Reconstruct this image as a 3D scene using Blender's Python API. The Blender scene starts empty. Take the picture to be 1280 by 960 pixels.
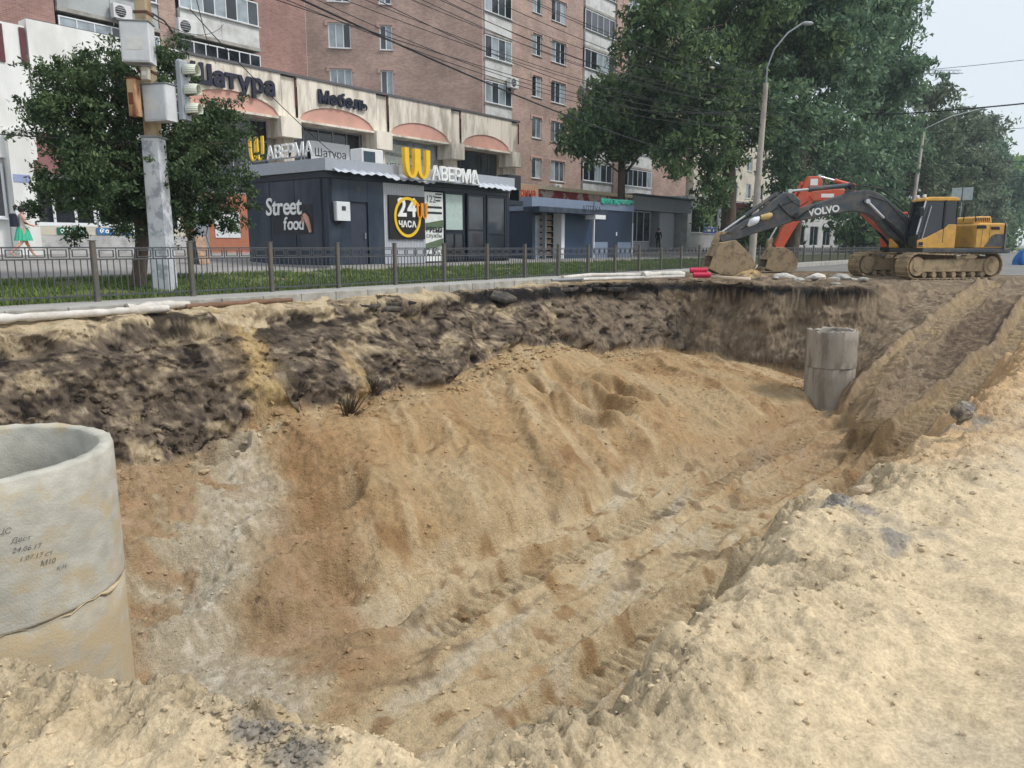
import bpy, bmesh, math, random
import numpy as np
from mathutils import Vector, Matrix
R = math.radians
random.seed(7)
sc = bpy.context.scene
COL = sc.collection

# ---------------------------------------------------------------- camera
# world frame: X runs along the street, Y across it towards the houses, Z = 0 on the fence pavement
cam = bpy.data.cameras.new('camera')
cam.sensor_width = 36.0; cam.lens = 27.0; cam.clip_end = 2000; cam.clip_start = 0.05
camo = bpy.data.objects.new('camera', cam); COL.objects.link(camo)
AZ, PT = R(37.55), R(10.27)
camo.location = (0, 0, 1.1)
camo.rotation_euler = Vector((math.cos(AZ)*math.cos(PT), math.sin(AZ)*math.cos(PT), -math.sin(PT))).to_track_quat('-Z', 'Y').to_euler()
sc.camera = camo

# ---------------------------------------------------------------- sky, sun, exposure
SUN_EL, SUN_AZ = R(50), R(-62)          # azimuth measured from +X towards +Y
world = bpy.data.worlds.new('World'); sc.world = world; world.use_nodes = True
nt = world.node_tree; nt.nodes.clear()
wo = nt.nodes.new('ShaderNodeOutputWorld'); bg = nt.nodes.new('ShaderNodeBackground')
sky = nt.nodes.new('ShaderNodeTexSky'); sky.sky_type = 'NISHITA'; sky.sun_disc = False
sky.sun_elevation = SUN_EL; sky.sun_rotation = R(90) - SUN_AZ
sky.air_density = 1.0; sky.dust_density = 4.0; sky.ozone_density = 1.5
mixw = nt.nodes.new('ShaderNodeMix'); mixw.data_type = 'RGBA'
mixw.inputs[0].default_value = 0.72
mixw.inputs[7].default_value = (9.1, 9.8, 10.3, 1)      # thin even cloud cover over the clear sky
nt.links.new(sky.outputs[0], mixw.inputs[6]); nt.links.new(mixw.outputs[2], bg.inputs[0])
bg.inputs[1].default_value = 0.07
nt.links.new(bg.outputs[0], wo.inputs[0])
sun = bpy.data.lights.new('sun', 'SUN'); sun.energy = 1.5; sun.angle = R(12); sun.color = (1, .96, .9)
suno = bpy.data.objects.new('sun', sun); COL.objects.link(suno)
suno.rotation_euler = Vector((math.cos(SUN_EL)*math.cos(SUN_AZ), math.cos(SUN_EL)*math.sin(SUN_AZ), math.sin(SUN_EL))).to_track_quat('Z', 'Y').to_euler()
sc.view_settings.view_transform = 'Standard'; sc.view_settings.look = 'None'
sc.view_settings.exposure = 0.72; sc.view_settings.gamma = 1.0; sc.view_settings.use_curve_mapping = False
sc.cycles.max_bounces = 6; sc.cycles.transparent_max_bounces = 8

# ---------------------------------------------------------------- helpers
def lin(c):
    c = c/255.0
    return c/12.92 if c <= .04045 else ((c+.055)/1.055)**2.4
def S(r, g, b): return (lin(r), lin(g), lin(b))

def mat(name, col, rough=.75, var=.12, scale=6.0, bump=0.0, bscale=40.0, metal=0.0, spec=.4, col2=None, c2amt=.5, c2scale=2.0, c2lo=.45, c2hi=.62, stretch=None):
    """procedural surface: base tone with cloudy variation, optional second tone (dirt, wear) and fine relief"""
    m = bpy.data.materials.new(name); m.use_nodes = True; n = m.node_tree.nodes; l = m.node_tree.links
    b = n['Principled BSDF']; b.inputs['Roughness'].default_value = rough; b.inputs['Metallic'].default_value = metal
    b.inputs['Specular IOR Level'].default_value = spec
    tc = n.new('ShaderNodeTexCoord'); src = tc.outputs['Object']
    if stretch:
        mp = n.new('ShaderNodeMapping'); mp.inputs['Scale'].default_value = stretch; l.new(src, mp.inputs[0]); src = mp.outputs[0]
    no = n.new('ShaderNodeTexNoise'); no.inputs['Scale'].default_value = scale; no.inputs['Detail'].default_value = 6; l.new(src, no.inputs[0])
    mr = n.new('ShaderNodeMapRange'); mr.inputs[1].default_value = .3; mr.inputs[2].default_value = .7
    mr.inputs[3].default_value = 1-var; mr.inputs[4].default_value = 1+var; l.new(no.outputs[0], mr.inputs[0])
    vm = n.new('ShaderNodeVectorMath'); vm.operation = 'SCALE'; vm.inputs[0].default_value = col; l.new(mr.outputs[0], vm.inputs['Scale'])
    out = vm.outputs[0]
    if col2 is not None:
        n2 = n.new('ShaderNodeTexNoise'); n2.inputs['Scale'].default_value = c2scale; n2.inputs['Detail'].default_value = 8; n2.inputs['Roughness'].default_value = .65; l.new(src, n2.inputs[0])
        r2 = n.new('ShaderNodeMapRange'); r2.inputs[1].default_value = c2lo; r2.inputs[2].default_value = c2hi; r2.inputs[3].default_value = 0; r2.inputs[4].default_value = c2amt; l.new(n2.outputs[0], r2.inputs[0])
        mx = n.new('ShaderNodeMix'); mx.data_type = 'RGBA'; l.new(r2.outputs[0], mx.inputs[0]); l.new(out, mx.inputs[6]); mx.inputs[7].default_value = (*col2, 1); out = mx.outputs[2]
    l.new(out, b.inputs['Base Color'])
    if bump:
        nb = n.new('ShaderNodeTexNoise'); nb.inputs['Scale'].default_value = bscale; nb.inputs['Detail'].default_value = 4; l.new(tc.outputs['Object'], nb.inputs[0])
        bp = n.new('ShaderNodeBump'); bp.inputs['Strength'].default_value = bump; bp.inputs['Distance'].default_value = .02; l.new(nb.outputs[0], bp.inputs['Height']); l.new(bp.outputs[0], b.inputs['Normal'])
    return m

def glassmat(name, col, rough=.06, var=.5, scale=.8):
    m = mat(name, col, rough=rough, var=var, scale=scale, spec=.8); return m

def tag(o, label=None, cat=None, group=None, kind=None):
    if label: o['label'] = label
    if cat: o['category'] = cat
    if group: o['group'] = group
    if kind: o['kind'] = kind
    return o
def thing(name, label, cat, loc=(0, 0, 0), rz=0, group=None):
    o = bpy.data.objects.new(name, None); COL.objects.link(o); o.location = loc; o.rotation_euler = (0, 0, rz); o.empty_display_size = .2
    return tag(o, label, cat, group)
def link(name, me, parent=None, loc=(0, 0, 0), rot=(0, 0, 0)):
    o = bpy.data.objects.new(name, me); COL.objects.link(o); o.location = loc; o.rotation_euler = rot
    if parent: o.parent = parent
    return o

class MB:
    """collects shapes, then links them as one mesh object"""
    def __init__(s): s.v = []; s.f = []; s.mi = []; s.sm = []; s.k = 0
    def add(s, vs, fs, smooth=False):
        b = len(s.v); s.v.extend([tuple(p) for p in vs]); s.f.extend([tuple(i+b for i in f) for f in fs])
        s.mi.extend([s.k]*len(fs)); s.sm.extend([smooth]*len(fs)); return s
    def box(s, x0, x1, y0, y1, z0, z1):
        return s.add([(x0,y0,z0),(x1,y0,z0),(x1,y1,z0),(x0,y1,z0),(x0,y0,z1),(x1,y0,z1),(x1,y1,z1),(x0,y1,z1)],
            [(3,2,1,0),(4,5,6,7),(0,1,5,4),(1,2,6,5),(2,3,7,6),(3,0,4,7)])
    def cbox(s, c, e1, e2, e3):
        c, e1, e2, e3 = map(Vector, (c, e1, e2, e3)); vs = []
        for k in (-1, 1):
            for (i, j) in ((-1,-1),(1,-1),(1,1),(-1,1)): vs.append(c+e1*i*.5+e2*j*.5+e3*k*.5)
        return s.add(vs, [(3,2,1,0),(4,5,6,7),(0,1,5,4),(1,2,6,5),(2,3,7,6),(3,0,4,7)])
    def bbox(s, x0, x1, y0, y1, z0, z1, b=.01):
        """box with chamfered vertical and top edges"""
        ring = lambda z, i: [(x0+b+i,y0+i,z),(x1-b-i,y0+i,z),(x1-i,y0+b+i,z),(x1-i,y1-b-i,z),(x1-b-i,y1-i,z),(x0+b+i,y1-i,z),(x0+i,y1-b-i,z),(x0+i,y0+b+i,z)]
        rs = [ring(z0, 0), ring(z1-b, 0), ring(z1, b*.7)]
        return s.loft(rs, True, True)
    def loft(s, rs, cap0=False, cap1=False, smooth=False):
        n = len(rs[0]); vs = [p for r in rs for p in r]; fs = []
        for k in range(len(rs)-1):
            for i in range(n):
                j = (i+1) % n; fs.append((k*n+i, k*n+j, (k+1)*n+j, (k+1)*n+i))
        s.add(vs, fs, smooth)
        if cap0: s.add(rs[0], [tuple(range(n))[::-1]])
        if cap1: s.add(rs[-1], [tuple(range(n))])
        return s
    def tube(s, pts, rad, n=8, caps=True, smooth=True):
        pts = [Vector(p) for p in pts]; m = len(pts); rad = rad if hasattr(rad, '__len__') else [rad]*m
        rs = []; ref = None
        for i, p in enumerate(pts):
            t = (pts[min(i+1, m-1)]-pts[max(i-1, 0)]).normalized()
            if ref is None: ref = Vector((0,0,1)) if abs(t.z) < .9 else Vector((1,0,0))
            a = t.cross(ref).normalized(); b = a.cross(t).normalized(); ref = b
            rs.append([p+(a*math.cos(2*math.pi*k/n)+b*math.sin(2*math.pi*k/n))*rad[i] for k in range(n)])
        return s.loft(rs, caps, caps, smooth)
    def cyl(s, p, q, r, n=16, r2=None): return s.tube([p, q], [r, r if r2 is None else r2], n)
    def lathe(s, prof, c=(0,0,0), n=32, smooth=True, closed=False):
        rs = []
        for (r, z) in prof: rs.append([(c[0]+r*math.cos(2*math.pi*k/n), c[1]+r*math.sin(2*math.pi*k/n), c[2]+z) for k in range(n)])
        if closed: rs.append(rs[0])
        return s.loft(rs, False, False, smooth)
    def prism(s, poly, y0, y1, fn=None):
        """polygon in the x-z plane extruded along y"""
        fn = fn or (lambda x, y, z: (x, y, z)); n = len(poly)
        a = [fn(x, y0, z) for x, z in poly]; b = [fn(x, y1, z) for x, z in poly]
        s.loft([a, b]); s.add(a, [tuple(range(n))]); s.add(b, [tuple(range(n))[::-1]]); return s
    def build(s, name, mats, parent=None, loc=(0,0,0), rot=(0,0,0), fix=False):
        me = bpy.data.meshes.new(name); me.from_pydata(s.v, [], s.f)
        for m in (mats if isinstance(mats, (list, tuple)) else [mats]): me.materials.append(m)
        me.polygons.foreach_set('material_index', s.mi); me.polygons.foreach_set('use_smooth', s.sm)
        if fix:
            b = bmesh.new(); b.from_mesh(me); bmesh.ops.remove_doubles(b, verts=b.verts, dist=1e-5); bmesh.ops.recalc_face_normals(b, faces=b.faces); b.to_mesh(me); b.free()
        me.update()
        return link(name, me, parent, loc, rot)

def bevel(o, w=.01, seg=2):
    m = o.modifiers.new('bevel', 'BEVEL'); m.width = w; m.segments = seg; m.limit_method = 'ANGLE'; m.angle_limit = R(40); return o
def xf(o, s): o.scale = (s, s, s); return o

def text_mesh(txt, size, depth=.02, bold=0.0, align='LEFT', shear=0.0, sx=1.0):
    cu = bpy.data.curves.new('lettering', 'FONT'); cu.body = txt; cu.size = size; cu.extrude = depth/2; cu.offset = bold; cu.align_x = align; cu.shear = shear; cu.resolution_u = 3
    o = bpy.data.objects.new('lettering', cu); COL.objects.link(o); dg = bpy.context.evaluated_depsgraph_get()
    me = bpy.data.meshes.new_from_object(o.evaluated_get(dg)); bpy.data.objects.remove(o); bpy.data.curves.remove(cu)
    if sx != 1:
        me.transform(Matrix.Diagonal((sx, 1, 1, 1)))
    return me
def mesh_w(me):
    xs = [v.co.x for v in me.vertices]; return min(xs), max(xs)
def letters(txt, size, mt, parent, origin, ux=(1,0,0), depth=.04, bold=.0, gap=.12, name='letter', fit=None, shear=0.0, vscale=1.0, lower=None):
    """each character a mesh of its own; the row starts at origin and runs along ux, upright in Z"""
    ms = []; x = 0
    for ch in txt:
        if ch == ' ': x += size*.4; continue
        me = text_mesh(ch, size, depth, bold, shear=shear); a, b = mesh_w(me); me.materials.append(mt); ms.append((me, x-a)); x += (b-a)+gap*size
    k = 1.0 if fit is None else fit/(x-gap*size)
    ux = Vector(ux).normalized(); rot = Matrix((ux, Vector((0,0,1)), ux.cross(Vector((0,0,1))))).transposed().to_euler()
    for me, px in ms:
        o = link(name, me, parent, Vector(origin)+ux*px*k, rot); o.scale = (k, vscale if fit is None or vscale != 1.0 else k, 1)
def flat_text(txt, size, mt, parent, origin, ux=(1,0,0), bold=0.0, depth=.004, name='lettering', fit=None, align='LEFT', hfit=None):
    me = text_mesh(txt, size, depth, bold, align); me.materials.append(mt); a, b = mesh_w(me)
    ux = Vector(ux).normalized(); rot = Matrix((ux, Vector((0,0,1)), ux.cross(Vector((0,0,1))))).transposed().to_euler()
    o = link(name, me, parent, origin, rot)
    if fit: k = fit/(b-a); o.scale = (k, hfit or k, 1)
    return o
def copy_tree(o, parent=None):
    c = o.copy(); COL.objects.link(c); c.parent = parent
    for ch in list(o.children): copy_tree(ch, c)
    return c

# vectorised gradient noise
_rng = np.random.RandomState(11); _P = np.tile(_rng.permutation(256), 3); _ang = _rng.rand(256)*2*np.pi; _GX = np.cos(_ang); _GY = np.sin(_ang)
def pn(x, y):
    xi = np.floor(x).astype(int); yi = np.floor(y).astype(int); fx = x-xi; fy = y-yi; xi &= 255; yi &= 255
    u = fx*fx*fx*(fx*(fx*6-15)+10); v = fy*fy*fy*(fy*(fy*6-15)+10)
    h = lambda i, j: _P[_P[(xi+i) & 255]+((yi+j) & 255)]
    g = lambda i, j: _GX[h(i, j)]*(fx-i)+_GY[h(i, j)]*(fy-j)
    a = g(0,0)*(1-u)+g(1,0)*u; b = g(0,1)*(1-u)+g(1,1)*u
    return (a*(1-v)+b*v)*1.5
def fbm(x, y, o=4, lac=2.03, g=.5):
    s = 0; a = 1.0
    for k in range(o): s = s+a*pn(x+17.3*k, y-9.1*k); x = x*lac; y = y*lac; a *= g
    return s
def billow(x, y, o=3, g=.55):
    s = 0; a = 1.0
    for k in range(o): s = s+a*(1-2*np.abs(pn(x+5.7*k, y+31.1*k))); x = x*2.1; y = y*2.1; a *= g
    return s
def sstep(a, b, x): t = np.clip((x-a)/(b-a), 0, 1); return t*t*(3-2*t)
def polydist(X, Y, pts):
    """signed distance (left of travel positive), arc position"""
    best = np.full(X.shape, 1e9); sg = np.ones(X.shape); arc = np.zeros(X.shape); acc = 0
    for (ax, ay), (bx, by) in zip(pts[:-1], pts[1:]):
        dx, dy = bx-ax, by-ay; L = math.hypot(dx, dy); t = np.clip(((X-ax)*dx+(Y-ay)*dy)/L**2, 0, 1)
        d = np.hypot(X-ax-t*dx, Y-ay-t*dy); m = d < best
        best = np.where(m, d, best); sg = np.where(m, np.sign(dx*(Y-ay)-dy*(X-ax)), sg); arc = np.where(m, acc+t*L, arc); acc += L
    return best*sg, arc
# ---------------------------------------------------------------- the excavated ground
EDGE = [(-14,9.5),(-6,7.2),(-1.5,5.2),(.2,4.05),(.97,3.3),(1.2,2.8),(1.45,2.4),(1.62,1.95),(1.76,1.6),(2.0,1.34),(2.6,1.22),(3.4,1.2),(4.3,1.27),(5.3,1.3),(6.2,1.12),(7,1.0),(8.6,.92),(13.3,.85),(20,.6),(26,.2),(31,-.8),(40,-2)]
TRK1 = [(5.9,6.7),(7.2,6.55),(8.7,6.7),(12.2,6.3),(18.6,5.6),(22.5,4.5),(27,3.4),(31,2.9)]
TRK3 = [(16.2,4.9),(20,4.0),(25,2.6),(31,1.9)]
TRK4 = [(5.2,5.9),(7.6,5.2),(10.2,5.0),(13.5,5.1),(17.5,4.6)]
TRK2 = [(4.6,4.2),(6.7,4.25),(9.0,4.2),(12.2,3.85),(16.0,3.65),(19.5,3.1),(24,1.9),(31,1.3)]
SCOOP = [(7.4,11.95,.5,.2,.55),(9.0,12.5,.25,.2,.4),(4.6,9.3,.9,.6,.25),(7.3,9.6,.9,.4,.34),(6.5,8.3,.8,.5,.42),(6.9,7.4,.9,.45,.26),(10.3,10.3,.8,.5,.2),(14.8,9.6,.45,1.0,.3),(15.7,9.5,.45,1.0,.3),(16.6,9.4,.4,.9,.28),(17.4,9.2,.35,.8,.25),(15.4,10.9,.4,.7,.25),(16.6,10.6,.4,.7,.22)]
HEAP = [(7.6,5.5,.55,.45,.16),(6.4,5.75,.7,.4,.14),(6.0,6.9,.6,.4,.12),(5.6,3.9,.8,.35,.12),(18.4,4.0,.9,.55,.3),(17.6,3.3,.5,.5,.25),(5.9,8.0,.6,.4,.15),(26.0,7.2,.6,.5,.25),(29.3,11.2,.8,.6,.38),(12.5,11.6,1.0,.8,.25),(17.5,12,1.3,.8,.35)]
def ell(X, Y, c): 
    return np.exp(-(((X-c[0])/c[2])**2+((Y-c[1])/c[3])**2))
def ground_shape(X, Y, masks=False):
    I = np.interp
    wx = .35*fbm(X*.55, Y*.55, 3)+.04*fbm(X*2.7+9, Y*2.7, 2); wy = .35*fbm(X*.45+40, Y*.5+7, 2)+.03*fbm(X*2.3, Y*2.3+50, 2)
    Xw, Yw = X+wx, Y+wy
    Yr = I(X, [-14,5,10,14,18.7,23,26.7,40], [14.35,14.4,14.25,14.4,14.3,14.0,12.8,12.8])
    Yb = I(Xw, [-14,2,5.5,7.6,8.3,10.2,13,15.2,16.9,21.8,23.3,26.9,40], [12.4,12.3,12.0,12.0,12.3,12.2,12.4,12.8,13.0,12.8,12.2,11.0,11])
    zb = I(Xw, [-14,2,5.5,7.2,7.8,8.5,10.2,13,15.2,16.9,21.8,23.3,26.9,40], [-2.0,-2.2,-2.45,-2.75,-2.6,-2.05,-2.25,-2.4,-2.05,-1.85,-2.5,-2.45,-2.9,-2.9])
    Yt = I(X, [-14,0,4,9,14,18.7,23,40], [8.4,8.3,8.2,7.6,7.0,6.4,6.2,6.2])
    zf = I(X, [-14,0,4,10,18,23,26,40], [-3.2,-3.6,-3.8,-3.8,-3.55,-3.3,-3.2,-3.2])
    zr = I(X, [-14,20,30,40], [-.17,-.17,-.17,-.2])
    s = np.clip((Yw-Yt)/(Yb-Yt), 0, 1); w = np.clip((Yw-Yb)/(Yr-Yb), 0, 1)
    z = zf+(zb-zf)*np.where(X > 8, 1, 1)*(s*.35+.65*s**.7)
    ws = I(w, [0,.12,.6,.78,.84,1], [0,.2,.66,.80,.96,1.0])
    z = z+(zr-zb)*ws
    # far end: bank towards the excavators, ramp along the near side
    Xb = I(Yw, [-14,1,3,4.2,5,6,7,9,12.5,16], [17,17,17.5,18,20.5,24.2,25.0,25.0,25.2,25.2])
    Xr = I(Yw, [-14,1,3,4.2,5,6,7,9,12.5,16], [30,30,30,29.8,29.3,27.9,27.1,26.7,26.6,26.6])
    e = np.clip((Xw-Xb)/(Xr-Xb), 0, 1); st = sstep(5.2, 6.6, Yw)
    es = e*(1-st)+st*I(e, [0,.1,.55,.72,.80,1], [0,.16,.6,.74,.96,1])
    z = z+(zr-z)*es
    # near bank
    d, _ = polydist(X+.22*fbm(X*1.4+3, Y*1.4, 3)+.05*fbm(X*6, Y*6, 2), Y+.22*fbm(X*1.4, Y*1.4+77, 3)+.05*fbm(X*6+8, Y*6, 2), EDGE)
    zp = -.56+.05*fbm(X*.5+2, Y*.5, 2)+.03*np.exp(-((d+.25)/.35)**2)+.25*sstep(12, 24, X)-.05-.10*(1-sstep(1.0, 2.6, X))
    zn = zp-I(d, [0,.12,.35,.8,1.3,1.8,6,40], [0,.10,.42,1.25,2.3,3.2,14,60])
    h = .12; m = np.clip(.5+.5*(zn-z)/h, 0, 1); zz = z*(1-m)+zn*m+h*m*(1-m)
    near = m
    pit = (1-near)
    zz = zz-pit*.16*(1-sstep(.0, .05, s))*(1-sstep(.0, .05, e))*sstep(4.5, 6.5, X)
    for c in SCOOP:
        rr_ = np.sqrt(((X+.5*wx-c[0])/c[2])**2+((Y+.5*wy-c[1])/c[3])**2); zz = zz-pit*c[4]*((1-sstep(.35, 1.1, rr_))-.3*np.exp(-((rr_-1.25)/.22)**2))
    for c in HEAP: zz = zz+pit*c[4]*ell(X+.4*wx, Y+.4*wy, c)
    floor = pit*(1-sstep(.0, .09, s))*(1-np.clip(w*4, 0, 1))
    wall = pit*np.clip(sstep(.0, .06, w)*(1-sstep(.97, 1, w))+st*sstep(.0, .06, e)*(1-sstep(.97, 1, e)), 0, 1)
    slope = pit*(1-floor)*(1-wall)
    # tongues of sand that slid down from the bank
    for pts in ([(15.6,12.6),(14.2,10.2),(12.0,7.3)], [(19.8,12.8),(17.6,10.0),(15.4,7.2)], [(23.2,12.0),(21.0,9.3),(19.2,7.0)], [(12.6,12.2),(11.4,10.0),(9.9,7.8)], [(10.4,12.0),(9.4,10.2),(8.2,8.6)]):
        dd, arc = polydist(X+.25*wx, Y+.25*wy, pts); zz = zz+slope*(.26*np.exp(-(dd/np.where(dd > 0, .3, 1.0))**2))*sstep(.0, 1.2, arc)
    # crawler tracks pressed into the floor and ramp
    trk = np.zeros(X.shape)
    for pts, amp in ((TRK1, 1), (TRK2, 1), (TRK4, .4)):
        dd, arc = polydist(X+.06*fbm(X*.6, Y*.6+5, 2), Y+.06*fbm(X*.6+5, Y*.6, 2), pts)
        a = np.abs(dd); ins = 1-sstep(.27, .33, a); cl = np.abs(((arc/.21) % 1)-.5)*2
        fade = pit*amp*sstep(.0, 1.2, arc)*(.6+.4*sstep(-.4, .2, fbm(X*.7+70, Y*.7, 2)))
        zz = zz+fade*(-.14*ins+.095*ins*(.5+.5*sstep(-.3, .4, fbm(X*1.7+33, Y*1.7, 2)))*(sstep(.38, .62, cl))*(1-.5*sstep(.1, .3, a))+.17*np.exp(-((a-.43)/.085)**2)*(1+.5*fbm(X*2.2, Y*2.2, 2)))
        trk = np.maximum(trk, fade*(1-sstep(.3, .5, a)))
    # relief by kind of soil
    zz = zz+pit*wall*.12*fbm(X*1.1, Y*1.1, 2)
    run = np.abs(((X*.82-Y*.57+.5*fbm(X*.4, Y*.4+3, 2))/1.3) % 1-.5)*2
    zz = zz+pit*slope*(.05*fbm(X*1.1, Y*.7, 3)+.09*sstep(.6, 1, run)*sstep(8, 10, X)*(.4+.9*sstep(-.3,.4,fbm(X*.5+9,Y*.5,2)))+.028*fbm(X*7, Y*7, 4, 2.03, .6)+.02*sstep(.1, .5, fbm(X*3+11, Y*3, 2))+(1-sstep(7, 10, X))*(.03*billow(X*4.5, Y*4.5, 4, .6)+.03*fbm(X*2.2, Y*2.2, 3)))
    zz = zz+pit*floor*(.035*fbm(X*1.2+6, Y*2.0, 4)+.018*fbm(X*10, Y*10, 4, 2.03, .6)+.02*billow(X*3.1+8, Y*3.1, 3)*sstep(-.2, .5, fbm(X*.8+12, Y*.8, 2)))
    lump = sstep(-.95, .15, d)*near; flat = near*(1-lump)
    cl = billow(X*3.2, Y*3.2, 4); fine = billow(X*11+3, Y*11, 3, .6)
    rgh = sstep(-.15, .45, fbm(X*1.1+21, Y*1.1, 3)); zz = zz+near*(.012+.055*lump)*(cl*.5)+near*(.006+.034*lump*(.3+.7*rgh))*fine+near*.085*fbm(X*1.1, Y*1.1, 3)+near*(.3+.7*lump)*rgh*.015*billow(X*23, Y*23, 2)
    # blend to the level of the surroundings at the rim of the sheet
    b = np.maximum.reduce([sstep(33, 36, X), 1-sstep(-11, -8, X), 1-sstep(-9, -5, Y)]); zz = zz*(1-b)+b*(-.2)
    b2 = sstep(14.45, 14.7, Y); zz = zz*(1-b2)+b2*np.minimum(zz, -.12)
    if masks: return zz, dict(near=near, d=d, floor=floor, wall=wall, slope=slope, trk=trk, w=w, e=e, s=s, st=st, pit=pit, lump=lump, cl=cl, fine=fine, bw=pit+near*(.45+.55*lump*(.35+.65*rgh)))
    return zz

def spaced(segs):
    out = []
    for a, b, h in segs: n = max(1, int(round((b-a)/h))); out.extend(np.linspace(a, b, n, endpoint=False))
    out.append(segs[-1][1]); return np.array(out)
gx = spaced([(-14,-3,.4),(-3,.4,.05),(.4,5,.0165),(5,9,.024),(9,14,.032),(14,20,.042),(20,28,.05),(28,33,.09),(33,40,.4)])
gy = spaced([(-12,-3,.4),(-3,-.5,.05),(-.5,4.2,.0185),(4.2,9,.029),(9,11.5,.036),(11.5,14.6,.027),(14.6,15.2,.1)])
GX, GY = np.meshgrid(gx, gy, indexing='ij')
GZ, K = ground_shape(GX, GY, True)

def soil(X, Y, Z, K):
    C = lambda r, g, b: np.array(S(r, g, b))
    ew = K['st']*sstep(.01,.08,K['e'])*(1-sstep(.98,1,K['e'])); X0, Y0 = X, Y; Yc = Y+1.1*Z*K['wall']*(1-ew); Xc = X+1.1*Z*ew
    pale = C(197,179,149); pale2 = C(174,156,126); grey = C(180,169,150)
    brown = C(174,146,109); brown2 = C(148,118,84); tan = C(178,156,122); ltan = C(194,174,142); olive = C(150,132,102)
    dark = C(104,92,80); dark2 = C(48,42,38); midg = C(158,143,122); black = C(46,43,43); mound = C(170,154,127); white = C(200,192,176)
    mx = lambda a, b, t: a*(1-t[..., None])+b*t[..., None]
    n1 = fbm(Xc*.8, Yc*.8, 4); n2 = fbm(Xc*2.3+4, Yc*2.3, 4); n3 = fbm(Xc*6+1, Yc*6, 3); n4 = fbm(X*.35+30, Y*.35, 3)
    one = np.ones(X.shape)
    c = mx(brown*one[..., None], brown2*one[..., None], sstep(-.1, .7, n1+.4*n2))
    c = mx(c, tan*one[..., None], sstep(.05, .6, n4+.3*n2+.15)*.8)
    # streaks running down the sand slope
    run = fbm((X*.82-Y*.57)*1.7, (Y*.82+X*.57)*.22, 4)
    c = mx(c, ltan, K['slope']*sstep(.15, .6, run)*.55); c = mx(c, olive, K['slope']*sstep(.2, .7, -run+.2*n2)*.4)
    # floor: scraped tan and whitish smears between darker brown heaps
    fs = fbm(X*.5+Y*.3, (Y-.25*X)*1.6+13, 4)
    fc = mx(C(192,172,139)*one[..., None], brown, sstep(.1, .7, n1+.35*n2)*.8); fc = mx(fc, white, sstep(.15, .8, fs+.3*n3)*.45); fc = mx(fc, brown2, sstep(.35, .8, n2-.3*fs+.15*n3)*.7); fc = mx(fc, C(120,104,84), sstep(.35,.75,fbm(X*1.1+60,Y*1.4,3))*.7)
    fc = mx(fc, C(150,120,88), sstep(13, 18, X)*.6)
    c = mx(c, fc, K['floor'])
    # grey spoil at the left end of the slope
    gl = K['pit']*(1-sstep(6.0, 8.2, X+.25*(10-Y)+.9*n1))*sstep(5.9, 6.9, Y+.5*n2)
    gm = mx(mound*one[..., None], white, sstep(-.1, .8, n2+.5*run)*.45); gm = mx(gm, brown2, sstep(.25, .7, -n1+.4*n2)*.55)
    c = mx(c, gm, gl*(1-K['wall']))
    bd, _a = polydist(X+.3*n1, Y+.3*n2, [(7.6,12.0),(7.0,10.9),(5.9,9.9),(4.9,8.9),(4.4,8.1),(4.3,6.6)]); bd = np.abs(bd)
    bw = (1-sstep(.2, .7, bd+.35*n2))*K['pit']*(1-K['wall']); c = mx(c, mx(C(178,168,150)*one[..., None], C(204,197,184), sstep(-.1, .6, n3+.5*n2)), bw*.5)
    bs = K['pit']*(1-K['wall'])*sstep(.5, .9, bd+.25*n2)*(1-sstep(1.7, 2.3, bd+.3*n1))*(1-sstep(8.6, 9.6, X))*sstep(5.5, 6.5, Y); c = mx(c, mx(brown2*one[..., None], C(162,127,92), sstep(-.2, .6, n2)), bs*.65)
    # the cut bank
    wn = n2*.8+n3*.5
    wc = mx(dark*one[..., None], midg, sstep(.05, .75, wn+.25*n1)); wc = mx(wc, dark2, sstep(.15, .65, -wn+.3*fbm(X*1.1+90, Y*3, 3)))
    wc = mx(wc, C(134,120,104), sstep(17.5, 20, X)*.7*sstep(-.6, .3, n2))
    wc = mx(wc, mx(pale2*one[..., None], pale, sstep(-.3,.4,n3)), sstep(.35, .75, n1*.7+.8*fbm(X*.9+20, Y*.5+Z*.7, 3))*(1-sstep(19, 23, X))*.75)
    chute = np.exp(-((X-8.65-.25*(Y-13)+.25*n2)/.33)**2)+.8*np.exp(-((X-10.9-.3*(Y-13)+.2*n2)/.22)**2)*(1-sstep(-1.4,-.9,Z))
    wc = mx(wc, C(190,164,118), np.clip(chute, 0, 1)*.9)
    c = mx(c, wc, K['wall'])
    lipd = -.33+.30*n1+.16*n2
    lip = K['pit']*sstep(-.06, .06, Z-np.where(X < 16, lipd, -.17+.06*n2))*sstep(10, 11.5, Y)
    c = mx(c, mx(pale*one[..., None], pale2, sstep(-.2, .6, n2)), lip*(1-sstep(23, 25, X)))
    band = K['wall']*sstep(13, 19, X+2*n1)*sstep(-.62, -.5, Z+.10*n2)*(1-sstep(-.24, -.14, Z+.08*n2+.05*n3))
    c = mx(c, black, np.clip(band*1.1, 0, 1)*sstep(-.8, -.2, n2+.5))
    b2 = K['wall']*(X < 15)*sstep(.25, .5, fbm(X*1.0+3, Z*2.2, 3)+.25*n3)*sstep(-1.0, -.6, Z); c = mx(c, dark2, b2*.9)
    # end of the pit, ramp, ground by the machines
    endg = K['pit']*K['e']**.5*sstep(.02, .1, K['e'])
    ec = mx(C(140,123,102)*one[..., None], C(106,91,76), sstep(-.1, .6, n2+.5*n1)); ec = mx(ec, C(164,150,132), sstep(.3, .8, n3+.5*n1)*.6)
    c = mx(c, ec, np.clip(endg*1.6, 0, 1)*(1-band))
    c = mx(c, C(180,158,124), K['trk']*sstep(17, 21, X)*.75*sstep(-.7, .2, n2))
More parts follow.
